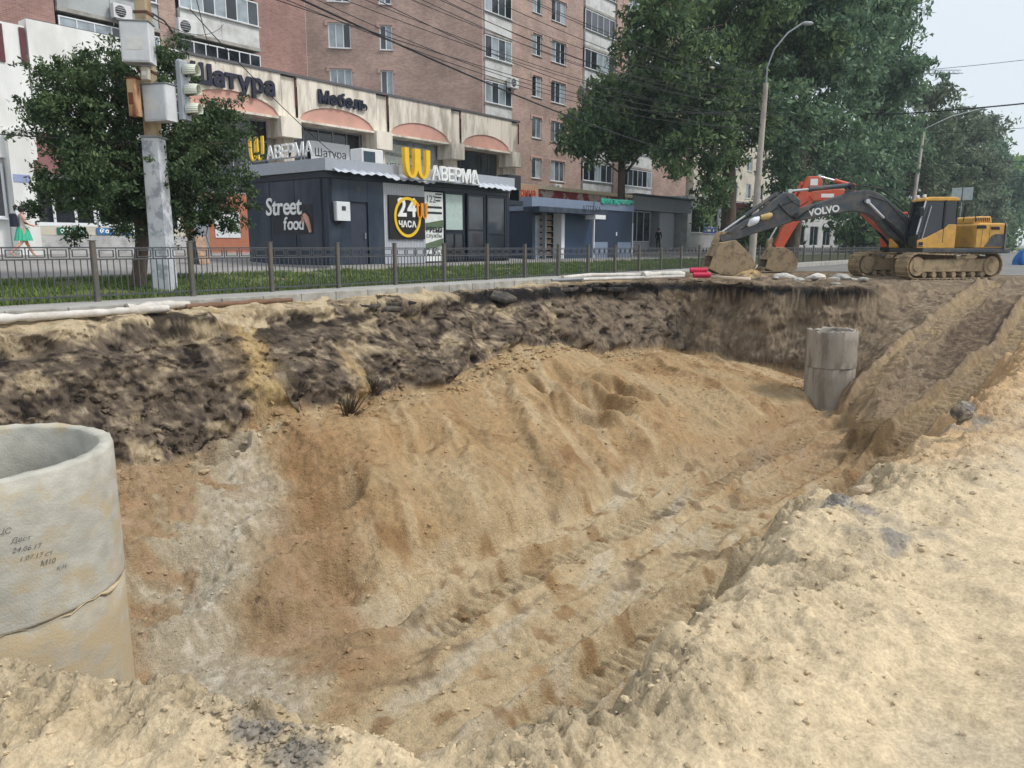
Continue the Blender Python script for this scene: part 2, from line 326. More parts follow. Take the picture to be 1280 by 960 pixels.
    top = sstep(-.35, -.2, Z)*sstep(24, 26.5, X); c = mx(c, mx(C(120,105,90)*one[..., None], C(150,134,112), sstep(-.2,.5,n2)), top*(1-K['trk']))
    c = mx(c, c*.86, K['trk']*(1-sstep(17, 21, X)))
    dp = K['pit']*np.exp(-((((X-25)/3.2)**2+((Y-2.75+.12*(X-25))/.65)**2))**2)*(1-K['trk']); c = mx(c, mx(C(96,82,70)*one[..., None], C(124,107,88), sstep(-.2,.5,n3)), np.clip(sstep(.2, .6, dp+.25*n2), 0, 1)*.85)
    hp = K['pit']*np.exp(-(((X-18.5)/1.0)**2+((Y-3.95)/.55)**2)); c = mx(c, mx(C(112,94,66)*one[..., None], C(92,72,52), sstep(-.2,.5,n3)), np.clip(sstep(.25, .6, hp+.3*n2), 0, 1)*.85)
    sh_ = np.exp(-(((X-29.3)/.9)**2+((Y-11.2)/.7)**2)); c = mx(c, C(192,166,118), sstep(.25, .6, sh_+.2*n2)*.9)
    # near sand
    nc = mx(pale*one[..., None], pale2, sstep(.1, .9, n2+.4*n3)*.75)
    nc = mx(nc, grey, (1-K['lump'])*sstep(-.1, .5, n1+.2*n2+.35*sstep(3, 6, X)-.15)*sstep(1.5, 4, X)*.8)
    nc = mx(nc, C(150,142,130), sstep(.5, 1.0, n2+.5*fbm(X*.9+55, Y*.9, 2))*.4*sstep(2.5, 4.5, X))
    nc = mx(nc, C(186,152,112), sstep(5.5, 8, X+1.2*n1)*sstep(-1.0, .2, K['d'])*.8)
    dk = np.exp(-(((X-1.45)/.12)**2+((Y-2.16)/.24)**2))+np.exp(-(((X-5.15)/.12)**2+((Y-1.2)/.22)**2))+.9*np.exp(-(((X-4.75)/.25)**2+((Y-.82)/.1)**2))+.9*np.exp(-(((X-8.2)/.3)**2+((Y-.95)/.25)**2))
    nc = mx(nc, C(132,127,121), np.clip(sstep(.25, .7, dk*(1+.8*n3)), 0, 1)*.85)
    bank = sstep(.25, .7, K['d']); nc = mx(nc, C(150,128,98), bank*.7)
    c = mx(c, nc, K['near'])
    c = c*(1+.10*n3+.05*K['fine']*K['near'])[..., None]
    return np.clip(c, .01, .9)
GC = soil(GX, GY, GZ, K)
# the cut banks are undercut and lumpy: push their faces sideways as well
_ew = K['st']*sstep(.02, .1, K['e'])*(1-sstep(.93, 1, K['e'])); _fw = sstep(.02, .1, K['w'])*(1-sstep(.95, 1, K['w']))*(1-_ew)*K['pit']
GX = GX-_ew*K['pit']*(.20*fbm(GY*.8, GZ*1.1, 3)+.07*billow(GY*2.9, GZ*3.1, 5, .62)+.03*fbm(GY*9, GZ*9, 3, 2.03, .6))
GY = GY-_fw*(.26*fbm(GX*.7+5, GZ*1.0, 3)+.08*billow(GX*2.9, GZ*3.1+7, 5, .62)+.03*fbm(GX*9, GZ*9, 3, 2.03, .6))

def grid_mesh(name, X, Y, Z, colr, m):
    nx, ny = X.shape; me = bpy.data.meshes.new(name); me.vertices.add(nx*ny)
    me.vertices.foreach_set('co', np.stack([X, Y, Z], -1).astype(np.float32).ravel())
    i = np.arange(nx*ny).reshape(nx, ny); q = np.stack([i[:-1,:-1], i[1:,:-1], i[1:,1:], i[:-1,1:]], -1).reshape(-1, 4)
    me.loops.add(q.size); me.loops.foreach_set('vertex_index', q.ravel().astype(np.int32))
    me.polygons.add(len(q)); me.polygons.foreach_set('loop_start', np.arange(0, q.size, 4, dtype=np.int32)); me.polygons.foreach_set('loop_total', np.full(len(q), 4, np.int32))
    me.update(calc_edges=True); me.polygons.foreach_set('use_smooth', np.ones(len(q), bool))
    if colr is not None:
        at = me.color_attributes.new('soil', 'FLOAT_COLOR', 'POINT'); rgba = np.ones((nx*ny, 4), np.float32); rgba[:, :3] = colr.reshape(-1, 3); rgba[:, 3] = K['bw'].ravel(); at.data.foreach_set('color', rgba.ravel())
    me.materials.append(m); return link(name, me)
def soilmat():
    m = bpy.data.materials.new('dug soil'); m.use_nodes = True; n = m.node_tree.nodes; l = m.node_tree.links; b = n['Principled BSDF']
    b.inputs['Roughness'].default_value = .95; b.inputs['Specular IOR Level'].default_value = .15
    a = n.new('ShaderNodeAttribute'); a.attribute_name = 'soil'; tc = n.new('ShaderNodeTexCoord')
    n1 = n.new('ShaderNodeTexNoise'); n1.inputs['Scale'].default_value = 55; n1.inputs['Detail'].default_value = 6; n1.inputs['Roughness'].default_value = .7; l.new(tc.outputs['Object'], n1.inputs[0])
    n2 = n.new('ShaderNodeTexNoise'); n2.inputs['Scale'].default_value = 9; n2.inputs['Detail'].default_value = 8; n2.inputs['Roughness'].default_value = .7; l.new(tc.outputs['Object'], n2.inputs[0])
    mr = n.new('ShaderNodeMapRange'); mr.inputs[1].default_value = .3; mr.inputs[2].default_value = .7; mr.inputs[3].default_value = .72; mr.inputs[4].default_value = 1.26; l.new(n1.outputs[0], mr.inputs[0])
    mr2 = n.new('ShaderNodeMapRange'); mr2.inputs[1].default_value = .3; mr2.inputs[2].default_value = .7; mr2.inputs[3].default_value = .8; mr2.inputs[4].default_value = 1.16; l.new(n2.outputs[0], mr2.inputs[0])
    mu = n.new('ShaderNodeMath'); mu.operation = 'MULTIPLY'; l.new(mr.outputs[0], mu.inputs[0]); l.new(mr2.outputs[0], mu.inputs[1])
    vm = n.new('ShaderNodeVectorMath'); vm.operation = 'SCALE'; l.new(a.outputs['Color'], vm.inputs[0]); l.new(mu.outputs[0], vm.inputs['Scale']); l.new(vm.outputs[0], b.inputs['Base Color'])
    vo = n.new('ShaderNodeTexVoronoi'); vo.inputs['Scale'].default_value = 34; vo.inputs['Randomness'].default_value = 1; l.new(tc.outputs['Object'], vo.inputs[0]); nv_ = n.new('ShaderNodeMath'); nv_.operation = 'MULTIPLY_ADD'; nv_.inputs[1].default_value = -.35; l.new(vo.outputs['Distance'], nv_.inputs[0]); n5 = n.new('ShaderNodeTexNoise'); n5.inputs['Scale'].default_value = 24; n5.inputs['Detail'].default_value = 3; l.new(tc.outputs['Object'], n5.inputs[0]); a5 = n.new('ShaderNodeMath'); l.new(n1.outputs[0], a5.inputs[0]); l.new(n5.outputs[0], a5.inputs[1]); l.new(a5.outputs[0], nv_.inputs[2])
    ad = n.new('ShaderNodeMath'); ad.operation = 'MULTIPLY_ADD'; ad.inputs[1].default_value = 1.6; l.new(n2.outputs[0], ad.inputs[0]); l.new(nv_.outputs[0], ad.inputs[2])
    bp = n.new('ShaderNodeBump'); bp.inputs['Strength'].default_value = .72; bp.inputs['Distance'].default_value = .035; l.new(ad.outputs[0], bp.inputs['Height']); bs_ = n.new('ShaderNodeMath'); bs_.operation = 'MULTIPLY'; bs_.inputs[1].default_value = .78; l.new(a.outputs['Alpha'], bs_.inputs[0]); l.new(bs_.outputs[0], bp.inputs['Strength']); l.new(bp.outputs[0], b.inputs['Normal'])
    return m
SOIL = soilmat()
pit = grid_mesh('excavation', GX, GY, GZ, GC, SOIL); tag(pit, 'sandy construction pit with dark cut bank and track marks', kind='structure')
def gz(x, y): return float(ground_shape(np.array([[float(x)]]), np.array([[float(y)]]))[0, 0])

# loose lumps lying on the sand and the floor (uncountable): one mesh
def clods(name, n, sampler, smin, smax, seed, tint=1.0, flat=.65):
    rg = np.random.RandomState(seed); P = sampler(rg, n); X, Y = P[:, 0], P[:, 1]; Z, k = ground_shape(X[None], Y[None], True); Z = Z[0]
    c = soil(X[None], Y[None], Z[None], k)[0]*tint
    bm = bmesh.new(); bmesh.ops.create_icosphere(bm, subdivisions=1, radius=1); bv = np.array([v.co[:] for v in bm.verts]); bf = np.array([[v.index for v in f.verts] for f in bm.faces]); bm.free()
    n = len(X); nv = len(bv); r = smin*(smax/smin)**(rg.rand(n)**2.2)
    V = bv[None]*(.55+.75*rg.rand(n, nv, 1)); V = V*np.stack([.7+.6*rg.rand(n), .7+.6*rg.rand(n), flat*(.7+.6*rg.rand(n))], -1)[:, None]*r[:, None, None]
    th = rg.rand(n)*6.28; cs, sn = np.cos(th)[:, None], np.sin(th)[:, None]; V = np.stack([V[..., 0]*cs-V[..., 1]*sn, V[..., 0]*sn+V[..., 1]*cs, V[..., 2]], -1)
    V += np.stack([X, Y, Z+r*.15], -1)[:, None]; F = bf[None]+(np.arange(n)*nv)[:, None, None]
    me = bpy.data.meshes.new(name); me.from_pydata(V.reshape(-1, 3).tolist(), [], F.reshape(-1, 3).tolist())
    at = me.color_attributes.new('soil', 'FLOAT_COLOR', 'POINT'); rgba = np.ones((n*nv, 4), np.float32); rgba[:, :3] = np.repeat(c*(.9+.25*rg.rand(n, 1)), nv, 0); rgba[:, 3] = .5; at.data.foreach_set('color', rgba.ravel())
    me.materials.append(SOIL); return link(name, me)
def samp_near(rg, n):
    t = rg.rand(n); pts = np.array(EDGE[3:16]); seg = np.cumsum(np.r_[0, np.hypot(*np.diff(pts, axis=0).T)]); s = t*seg[-1]
    ex = np.interp(s, seg, pts[:, 0]); ey = np.interp(s, seg, pts[:, 1]); off = rg.normal(-.2, .38, n); 
    return np.stack([ex+rg.normal(0, .2, n)-.25*off*0, ey+off], -1)
tag(clods('loose_sand_lumps', 1700, samp_near, .004, .024, 3, .98), 'crumbly lumps of pale sand along the near pit edge', 'sand', kind='stuff')
tag(clods('loose_soil_lumps', 6500, lambda rg, n: np.stack([3.5+22*rg.rand(n)**1.4, rg.uniform(3.2, 12.6, n)], -1), .006, .045, 4, .95), 'scattered brown soil lumps over the pit floor', 'soil', kind='stuff')
tag(clods('bank_rubble', 1800, lambda rg, n: np.stack([rg.uniform(3.5, 27, n), 11.7+1.3*rg.rand(n)], -1), .02, .10, 5, .95), 'dark earth lumps sticking out of the cut bank', 'soil', kind='stuff')
tag(clods('grey_gravel', 700, lambda rg, n: np.stack([1.42+.08*rg.normal(0, 1, n), 2.14+.17*rg.normal(0, 1, n)], -1), .004, .02, 9, .8), 'small clump of grey gravel on the near sand rim', 'gravel', kind='stuff')
# ---------------------------------------------------------------- materials shared by the street
def brickmat(name, c1, c2, mortar):
    m = bpy.data.materials.new(name); m.use_nodes = True; n = m.node_tree.nodes; l = m.node_tree.links; b = n['Principled BSDF']; b.inputs['Roughness'].default_value = .9; b.inputs['Specular IOR Level'].default_value = .2
    tc = n.new('ShaderNodeTexCoord'); sp = n.new('ShaderNodeSeparateXYZ'); l.new(tc.outputs['Object'], sp.inputs[0])
    ad = n.new('ShaderNodeMath'); ad.operation = 'MULTIPLY_ADD'; ad.inputs[1].default_value = -.9; l.new(sp.outputs[1], ad.inputs[0]); l.new(sp.outputs[0], ad.inputs[2])
    cb = n.new('ShaderNodeCombineXYZ'); l.new(ad.outputs[0], cb.inputs[0]); l.new(sp.outputs[2], cb.inputs[1])
    br = n.new('ShaderNodeTexBrick'); br.inputs['Scale'].default_value = 1; br.inputs['Brick Width'].default_value = .26; br.inputs['Row Height'].default_value = .078; br.inputs['Mortar Size'].default_value = .009
    br.inputs['Color1'].default_value = (*c1, 1); br.inputs['Color2'].default_value = (*c2, 1); br.inputs['Mortar'].default_value = (*mortar, 1); br.inputs['Bias'].default_value = 0; l.new(cb.outputs[0], br.inputs[0])
    no = n.new('ShaderNodeTexNoise'); no.inputs['Scale'].default_value = .5; no.inputs['Detail'].default_value = 7; no.inputs['Roughness'].default_value = .65; l.new(tc.outputs['Object'], no.inputs[0])
    mr = n.new('ShaderNodeMapRange'); mr.inputs[1].default_value = .3; mr.inputs[2].default_value = .7; mr.inputs[3].default_value = .70; mr.inputs[4].default_value = 1.22; l.new(no.outputs[0], mr.inputs[0])
    vm = n.new('ShaderNodeVectorMath'); vm.operation = 'SCALE'; l.new(br.outputs[0], vm.inputs[0]); l.new(mr.outputs[0], vm.inputs['Scale']); l.new(vm.outputs[0], b.inputs['Base Color'])
    return m
BRICK = brickmat('pinkish brick', S(184,156,145), S(158,131,122), S(184,170,160))
BRICK2 = brickmat('red brick', S(166,130,122), S(144,110,104), S(168,146,138))
WHITE = mat('white painted panel', S(212,214,214), .6, .06, 3, col2=S(160,158,152), c2amt=.5, c2scale=1.2)
PVC = mat('white window frame', S(222,226,230), .4, .03)
STONE = mat('pale stone cladding', S(230,222,208), .8, .08, 2.5, .1, 30, col2=S(140,130,116), c2amt=.7, c2scale=1.6, stretch=(1,1,.22))
STONEW = mat('whitewashed cladding', S(232,233,232), .7, .05, 2, col2=S(186,184,178), c2amt=.4, c2scale=.8, stretch=(1,1,.4))
PINK = mat('salmon plaster', S(208,160,146), .75, .1, 3, col2=S(168,136,124), c2amt=.5, c2scale=1.5)
MAROON = mat('maroon strip', S(96,48,54), .6, .1)
MARB = mat('maroon cladding band', S(142,100,100), .7, .08, 2)
GLASS = glassmat('dark window glass', S(58,66,74))
GLASSD = glassmat('shop window glass', S(30,34,42))
GLASSL = glassmat('window glass over net curtains', S(150,162,170), .12, .35, 1.5)
GREYP = mat('grey balcony panel', S(176,182,184), .7, .1, 2, col2=S(130,130,126), c2amt=.6, c2scale=1.0)
DARKG = mat('dark grey metal', S(62,66,72), .5, .1)
GREYM = mat('grey metal', S(140,146,152), .5, .08)
CREAM = mat('cream plaster', S(206,200,186), .85, .08, 1.5, col2=S(160,150,136), c2amt=.5, c2scale=.6)
CONC = mat('weathered concrete', S(168,166,160), .9, .12, 4, .3, 60, col2=S(120,114,104), c2amt=.6, c2scale=2.2)
ASPH = mat('grey asphalt', S(118,118,118), .9, .12, 3, .3, 120, col2=S(146,142,134), c2amt=.5, c2scale=.7)
PAVE = mat('pale paving', S(168,167,164), .85, .1, 3, .2, 80, col2=S(130,126,120), c2amt=.5, c2scale=1.5)
BLACKM = mat('black lettering', S(26,28,36), .5, .1)
NAVY = mat('dark navy letters', S(34,36,56), .5, .1)
ROOFM = mat('roofing felt', S(92,90,90), .9, .15, 2)

# ---------------------------------------------------------------- ground sheets around the pit
def sheet(name, pts, m, label=None, nx=1):
    b = MB(); b.add(pts, [tuple(range(len(pts)))]); o = b.build(name, m); return tag(o, label, kind='structure')
g = MB()
g.add([(-600,-600,-.2),(1200,-600,-.2),(1200,-11.9,-.2),(-600,-11.9,-.2)], [(0,1,2,3)])
g.add([(-600,-11.9,-.2),(-13.9,-11.9,-.2),(-13.9,15.1,-.2),(-600,15.1,-.2)], [(0,1,2,3)])
g.add([(-600,46,.6),(1200,46,.6),(1200,700,.6),(-600,700,.6)], [(0,1,2,3)])
tag(g.build('ground', mat('packed earth', S(150,138,118), .95, .15, .4, .3, 20)), 'packed earth around the building site', kind='structure')
rd = MB(); rd.box(39.9, 1200, -11.9, 15.0, -.5, -.19); tag(rd.build('road', ASPH), 'grey asphalt street beyond the excavators', kind='structure')
sw = MB(); sw.box(-600, 1200, 14.62, 15.95, -.35, 0); tag(sw.build('sidewalk', PAVE), 'pale paved strip along the fence', kind='structure')
kb = MB()
for i in range(70): kb.bbox(-10+i*1.0+.006, -10+i*1.0+.994, 14.50, 14.612, -.3, .012, .012)
tag(kb.build('kerb', CONC), 'concrete kerb stones along the paved strip', kind='structure')
GRASSG = mat('lawn soil', S(92,104,56), .95, .25, 5, .5, 60, col2=S(120,108,78), c2amt=.6, c2scale=1.6)
lw = MB(); lw.add([(-600,15.95,-.02),(1200,15.95,-.02),(1200,17.5,.08),(-600,17.5,.08),(1200,19.6,.30),(-600,19.6,.30)], [(0,1,2,3),(3,2,4,5)]); tag(lw.build('lawn', GRASSG), 'strip of short lawn behind the fence', kind='structure')
pv = MB(); pv.add([(-600,19.6,.30),(1200,19.6,.30),(1200,30.2,.78),(-600,30.2,.78),(1200,46,.78),(-600,46,.78)], [(0,1,2,3),(3,2,4,5)]); tag(pv.build('pavement', mat('worn footway asphalt', S(150,148,146), .9, .1, 1.5, .2, 80, col2=S(120,118,116), c2amt=.5, c2scale=.5)), 'wide grey footway in front of the shops', kind='structure')
kb2 = MB(); kb2.box(-60, 200, 19.55, 19.68, .1, .36); tag(kb2.build('lawn_kerb', CONC), 'low concrete kerb between lawn and footway', kind='structure')
# grass blades on the part of the lawn that shows
def grass(name, x0, x1, y0, y1, n, h, seed):
    rg = np.random.RandomState(seed); x = rg.uniform(x0, x1, n); y = rg.uniform(y0, y1, n); keep = fbm(x[None]*.7, y[None]*.9, 2)[0] > -.35; x, y = x[keep], y[keep]; n = len(x)
    z = np.interp(y, [15.95, 17.5, 19.6], [-.02, .08, .30]); a = rg.rand(n)*6.28; hh = h*(.5+rg.rand(n)); w = .012+.012*rg.rand(n)
    dx, dy = np.cos(a)*w, np.sin(a)*w; lx, ly = rg.normal(0, .35, n)*hh, rg.normal(0, .35, n)*hh
    V = np.stack([np.stack([x-dx, y-dy, z], -1), np.stack([x+dx, y+dy, z], -1), np.stack([x+lx, y+ly, z+hh], -1)], 1); F = np.arange(3*n).reshape(n, 3)
    me = bpy.data.meshes.new(name); me.from_pydata(V.reshape(-1, 3).tolist(), [], F.tolist()); me.materials.append(mat('grass blades', S(98,118,58), .8, .35, 2.5)); return link(name, me)
tag(grass('grass', -2, 44, 15.97, 19.5, 60000, .10, 8), 'short green grass on the lawn behind the fence', 'grass', kind='stuff')

# ---------------------------------------------------------------- house building kit (works in a frame: u along the wall, n outwards, z up)
class Frame:
    def __init__(s, o, az):      # az: direction of u; outward normal is to the right of u
        s.o = Vector(o); s.u = Vector((math.cos(R(az)), math.sin(R(az)), 0)); s.n = Vector((s.u.y, -s.u.x, 0))
    def p(s, u, n, z): return s.o+s.u*u+s.n*n+Vector((0, 0, z))
    def box(s, mb, u0, u1, n0, n1, z0, z1):
        c = s.p((u0+u1)/2, (n0+n1)/2, (z0+z1)/2); mb.cbox(c, s.u*(u1-u0), -s.n*(n1-n0), (0, 0, z1-z0)); return mb
def wall_holes(mb, fr, u0, u1, z0, z1, holes, depth=.16, n=0.0):
    us = sorted(set([u0, u1]+[h[i] for h in holes for i in (0, 1)])); zs = sorted(set([z0, z1]+[h[i] for h in holes for i in (2, 3)]))
    us = [u for u in us if u0 <= u <= u1]; zs = [z for z in zs if z0 <= z <= z1]
    for a, b in zip(us[:-1], us[1:]):
        for c, d in zip(zs[:-1], zs[1:]):
            cu, cz = (a+b)/2, (c+d)/2
            if any(h[0] < cu < h[1] and h[2] < cz < h[3] for h in holes): continue
            mb.add([fr.p(a,n,c), fr.p(b,n,c), fr.p(b,n,d), fr.p(a,n,d)], [(0,1,2,3)])
    for h in holes:
        a, b, c, d = h[:4]
        for q in ([(a,c),(a,d)], [(b,d),(b,c)], [(a,d),(b,d)], [(b,c),(a,c)]):
            (p1, q1), (p2, q2) = q; mb.add([fr.p(p1,n,q1), fr.p(p1,n-depth,q1), fr.p(p2,n-depth,q2), fr.p(p2,n,q2)], [(0,1,2,3)])
def window(fr, parent, u0, u1, z0, z1, n=0.0, parts=2, depth=.14, transom=None, gl=None, fm=None, sill=True, fw=.07, surround=None, name='window'):
    """frame (a part) with pane and sill as its sub-parts"""
    f = MB(); nn = n-depth+.02; fm = fm or PVC
    fr.box(f, u0, u0+fw, nn, nn+.06, z0, z1); fr.box(f, u1-fw, u1, nn, nn+.06, z0, z1); fr.box(f, u0+fw, u1-fw, nn, nn+.06, z0, z0+fw); fr.box(f, u0+fw, u1-fw, nn, nn+.06, z1-fw, z1)
    for k in range(1, parts): u = u0+(u1-u0)*k/parts; fr.box(f, u-fw*.45, u+fw*.45, nn, nn+.055, z0+fw, z1-fw)
    if transom:
        z = z0+(z1-z0)*transom; fr.box(f, u0+fw, u1-fw, nn, nn+.05, z-.03, z+.03)
    fo = f.build(name, fm, parent)
    gp = [GLASS, GLASSL, GLASS, GLASSL, GLASSD]
    for k in range(parts):
        a = u0+fw*.5+(u1-u0-fw)*k/parts; b = u0+fw*.5+(u1-u0-fw)*(k+1)/parts
        p = MB(); fr.box(p, a+.01, b-.01, nn+.012, nn+.028, z0+.02, z1-.02); p.build('pane', gl or random.choice(gp), fo)
    if sill:
        s = MB(); fr.box(s, u0-.06, u1+.06, n-depth+.085, n+.08, z0-.05, z0-.003); s.build('sill', WHITE, fo)
    if surround:
        s = MB(); fr.box(s, u0-.18, u1+.18, n+.003, n+.045, z1+.003, z1+.14); fr.box(s, u0-.18, u0-.003, n+.003, n+.045, z1-.18, z1); fr.box(s, u1+.003, u1+.18, n+.003, n+.045, z1-.18, z1); s.build('lintel', surround, fo)
    return fo
LINT = mat('pale brick trim', S(190,160,150), .85, .08)
def balcony(fr, parent, u0, u1, zf, proud, panel, hp=1.15, hg=1.45, parts=4, glass=None, slab=.18, nb=0.0, pmat2=None):
    """glazed balcony: parapet panels with joints, a glazing band and the floor slab"""
    s = MB(); fr.box(s, u0-.03, u1+.03, nb, proud+.04, zf-slab, zf); so = s.build('balcony_slab', CONC, parent)
    p = MB(); m = 2 if u1-u0 > 3 else 1
    for k in range(m): fr.box(p, u0+(u1-u0)*k/m+.012, u0+(u1-u0)*(k+1)/m-.012, proud-.08, proud, zf+.004, zf+hp)
    fr.box(p, u0, u0+.08, nb, proud-.083, zf+.004, zf+hp); fr.box(p, u1-.08, u1, nb, proud-.083, zf+.004, zf+hp); p.build('balcony_parapet', panel, so)
    w = window(fr, parent, u0, u1, zf+hp+.006, zf+hp+hg, n=proud+.05, parts=parts, depth=.12, gl=glass, sill=True, fw=.06, name='balcony_glazing')
    for uu in (u0, u1-.05): e = MB(); fr.box(e, uu, uu+.05, nb, proud-.075, zf+hp+.006, zf+hp+hg); e.build('side_glazing', glass or GLASS, w)
    return so

# ---- brick apartment house
house = thing('apartment_house', 'long pinkish brick apartment house with white balconies behind the shops', 'building', (41, 34, .6))
house.location = (0, 0, 0)
ST = 2.83
FR = Frame((0, 34, 0), 0)      # street side, u = X
tops = [7.35+ST*k for k in range(5)]
holes = []
for zt in tops: holes += [(46.6, 47.75, zt-1.45, zt), (48.95, 50.85, zt-1.5, zt)]
w = MB(); wall_holes(w, FR, 44.3, 53.2, .5, 26, holes)
w.add([(53.2,34,.5),(53.2,44,.5),(53.2,44,26),(53.2,34,26)], [(0,1,2,3)]); w.build('brick_wall', BRICK, house)
for zt in tops:
    window(FR, house, 46.6, 47.75, zt-1.45, zt, parts=2, surround=LINT); window(FR, house, 48.95, 50.85, zt-1.5, zt, parts=3, surround=LINT)
b = MB(); FR.box(b, 40.9, 44.29, -8, -.9, .5, 26); b.build('brick_wall', BRICK2, house)
for k in range(5): balcony(FR, house, 41.25, 44.15, 6.4+ST*(k), .05, WHITE, 1.2, 1.4, 4, nb=-.9)
b = MB(); FR.box(b, 40.98, 41.22, -.9, .0, .5, 26); FR.box(b, 44.17, 44.29, -.9, .03, .5, 26); b.build('brick_pier', BRICK, house)
# balconies further along
b = MB(); FR.box(b, 53.21, 65.1, -8, -1.2, .5, 26); b.build('brick_wall', BRICK2, house)
b = MB(); FR.box(b, 57.9, 59.7, -1.19, .25, .5, 26); b.build('brick_pier', BRICK, house)
b = MB(); FR.box(b, 58.75, 58.95, .25, .30, 4, 26); b.build('pier_trim', PINK, house)
for k in range(6):
    balcony(FR, house, 53.35, 57.85, 5.0+ST*k, .1, WHITE, 1.15, 1.45, 5, nb=-1.2); balcony(FR, house, 59.75, 64.95, 5.0+ST*k, .1, WHITE, 1.15, 1.45, 6, nb=-1.2)
b = MB(); wall_holes(b, FR, 65.1, 72.4, .5, 26, [(67.6, 69.2, 5.9+ST*k, 7.35+ST*k) for k in range(1, 6)]); b.add([(65.1,34,.5),(65.1,36,.5),(65.1,36,26),(65.1,34,26)], [(0,1,2,3)][::1]); b.add([(72.4,34,.5),(72.4,44,.5),(72.4,44,26),(72.4,34,26)], [(0,1,2,3)]); b.build('brick_wall', BRICK, house)
for k in range(1, 6): window(FR, house, 67.6, 69.2, 5.9+ST*k, 7.35+ST*k, parts=2, surround=LINT)
# slanting part of the front, set back to the left
L_d = math.hypot(41-32.8, 41.5-34); FD = Frame((32.8, 41.5, 0), math.degrees(math.atan2(34-41.5, 41-32.8)))
dt = [12.13, 14.86, 17.6]; holes = []
def uof(px_x): return px_x
for zt in dt: holes += [(1.35, 2.75, zt-1.5, zt), (4.55, 5.35, zt-1.5, zt)]
b = MB(); wall_holes(b, FD, 0, L_d, .8, 26, holes); b.build('brick_wall', BRICK, house)
for zt in dt:
    window(FD, house, 1.35, 2.75, zt-1.5, zt, parts=3, surround=LINT); window(FD, house, 4.55, 5.35, zt-1.5, zt, parts=2, surround=LINT)
FL = Frame((0, 41.5, 0), 0)
b = MB(); FL.box(b, 28.4, 32.79, -6, 0, .8, 26); b.build('brick_wall', BRICK2, house)
b = MB(); FL.box(b, 22.45, 23.4, -6, 1.3, .8, 26); b.build('brick_wall', BRICK, house)
b = MB(); FL.box(b, 23.41, 28.39, -6, 0, .8, 26); b.build('recessed_wall', CREAM, house)
b = MB(); FL.box(b, 17.36, 22.44, -6, 0, .8, 26); b.build('recessed_wall', CREAM, house)
b = MB(); FL.box(b, 9.6, 17.35, -6, 1.3, .8, 26); b.build('brick_wall', BRICK2, house)
b = MB(); FL.box(b, -6, 9.59, -6, 2.6, .8, 26); b.build('brick_wall', BRICK, house)
for k in range(4):
    balcony(FL, house, 23.5, 28.3, 9.35+ST*k, 1.5, STONE if k == 0 else WHITE, 1.15, 1.3, 7, nb=0.0, glass=None if k else GLASSD)
    balcony(FL, house, 17.45, 22.35, 9.2+ST*k, 1.4, GREYP, 1.2, 1.25, 6, nb=0.0)
b = MB(); b.box(-6, 72.4, 43, 52, 26, 26.3); b.add([(41,34,26),(72.4,34,26),(72.4,43,26),(32.8,43,26),(32.8,41.5,26)], [(0,1,2,3,4)]); b.build('roof', ROOFM, house)

# ---- low shop block in front of it
shop = thing('shop_block', 'low pale stone shop block with salmon arches', 'building', (0, 0, 0))
FS = Frame((0, 30, 0), 0)
pil = [(22.25, 23.0), (27.9, 28.65), (33.5, 34.25), (39.05, 39.75)]
def parapet_bay(u0, u1, m, zb=6.7, arch=True, n=0.0):
    """parapet slab with a low arch cut into its lower edge"""
    q = MB()
    if arch:
        N = 14; a, c = u0+.02, u1-.12; cx = (a+c)/2; lo = [(a+(c-a)*i/N, zb+.02+.76*math.sqrt(max(0, 1-((2*i/N-1))**2))**1.25) for i in range(N+1)]
        for i in range(N):
            (x1, z1), (x2, z2) = lo[i], lo[i+1]
            q.add([FS.p(x1,n,z1), FS.p(x2,n,z2), FS.p(x2,n,8.55), FS.p(x1,n,8.55)], [(0,1,2,3)]); q.add([FS.p(x1,n,z1), FS.p(x1,n-.5,z1), FS.p(x2,n-.5,z2), FS.p(x2,n,z2)], [(0,1,2,3)])
        q.add([FS.p(c,n,zb), FS.p(u1,n,zb), FS.p(u1,n,8.55), FS.p(c,n,8.55)], [(0,1,2,3)])
        q.add([FS.p(u0,n,8.55), FS.p(u1,n,8.55), FS.p(u1,n-.5,8.55), FS.p(u0,n-.5,8.55)], [(0,1,2,3)])
        q.build('parapet', m, shop)
        p = MB()
        p.prism([(x, z) for x, z in lo]+[(c, zb), (a, zb)], 0, 0.001, lambda x, y, z: FS.p(x, n-.06-y*100*.9, z)); p.build('arched_panel', PINK, shop, fix=True)
        t = MB(); FS.box(t, u0-.02, u1+.02, n-.9, n+.16, zb-.10, zb-.004); t.build('arch_ledge', STONE, shop)
    else:
        FS.box(q, u0, u1, n-.4, n, zb, 8.55); q.build('parapet', m, shop)
parapet_bay(17.4, 22.2, STONE); parapet_bay(23.05, 27.85, STONE); parapet_bay(28.7, 33.45, STONE); parapet_bay(34.3, 39.0, STONE)
for i, (a, c) in enumerate(pil):
    p = MB(); FS.box(p, a, c, -.5, -.10, 5.9, 8.5); FS.box(p, a-.35, c-.02, -.8, .30, 5.85, 6.72); FS.box(p, a+.1, c-.1, -.8, -.2, .7, 5.85); p.build('pilaster', STONE, shop)
    for uu in (a-.05, c): s = MB(); FS.box(s, uu, uu+.05, -.3, -.04, 7.28, 8.5); s.build('maroon_strip', MAROON, shop)
cp = MB(); FS.box(cp, 12.0, 39.8, -.45, .06, 8.555, 8.66); cp.build('coping', mat('dark coping', S(96,94,98), .7), shop)
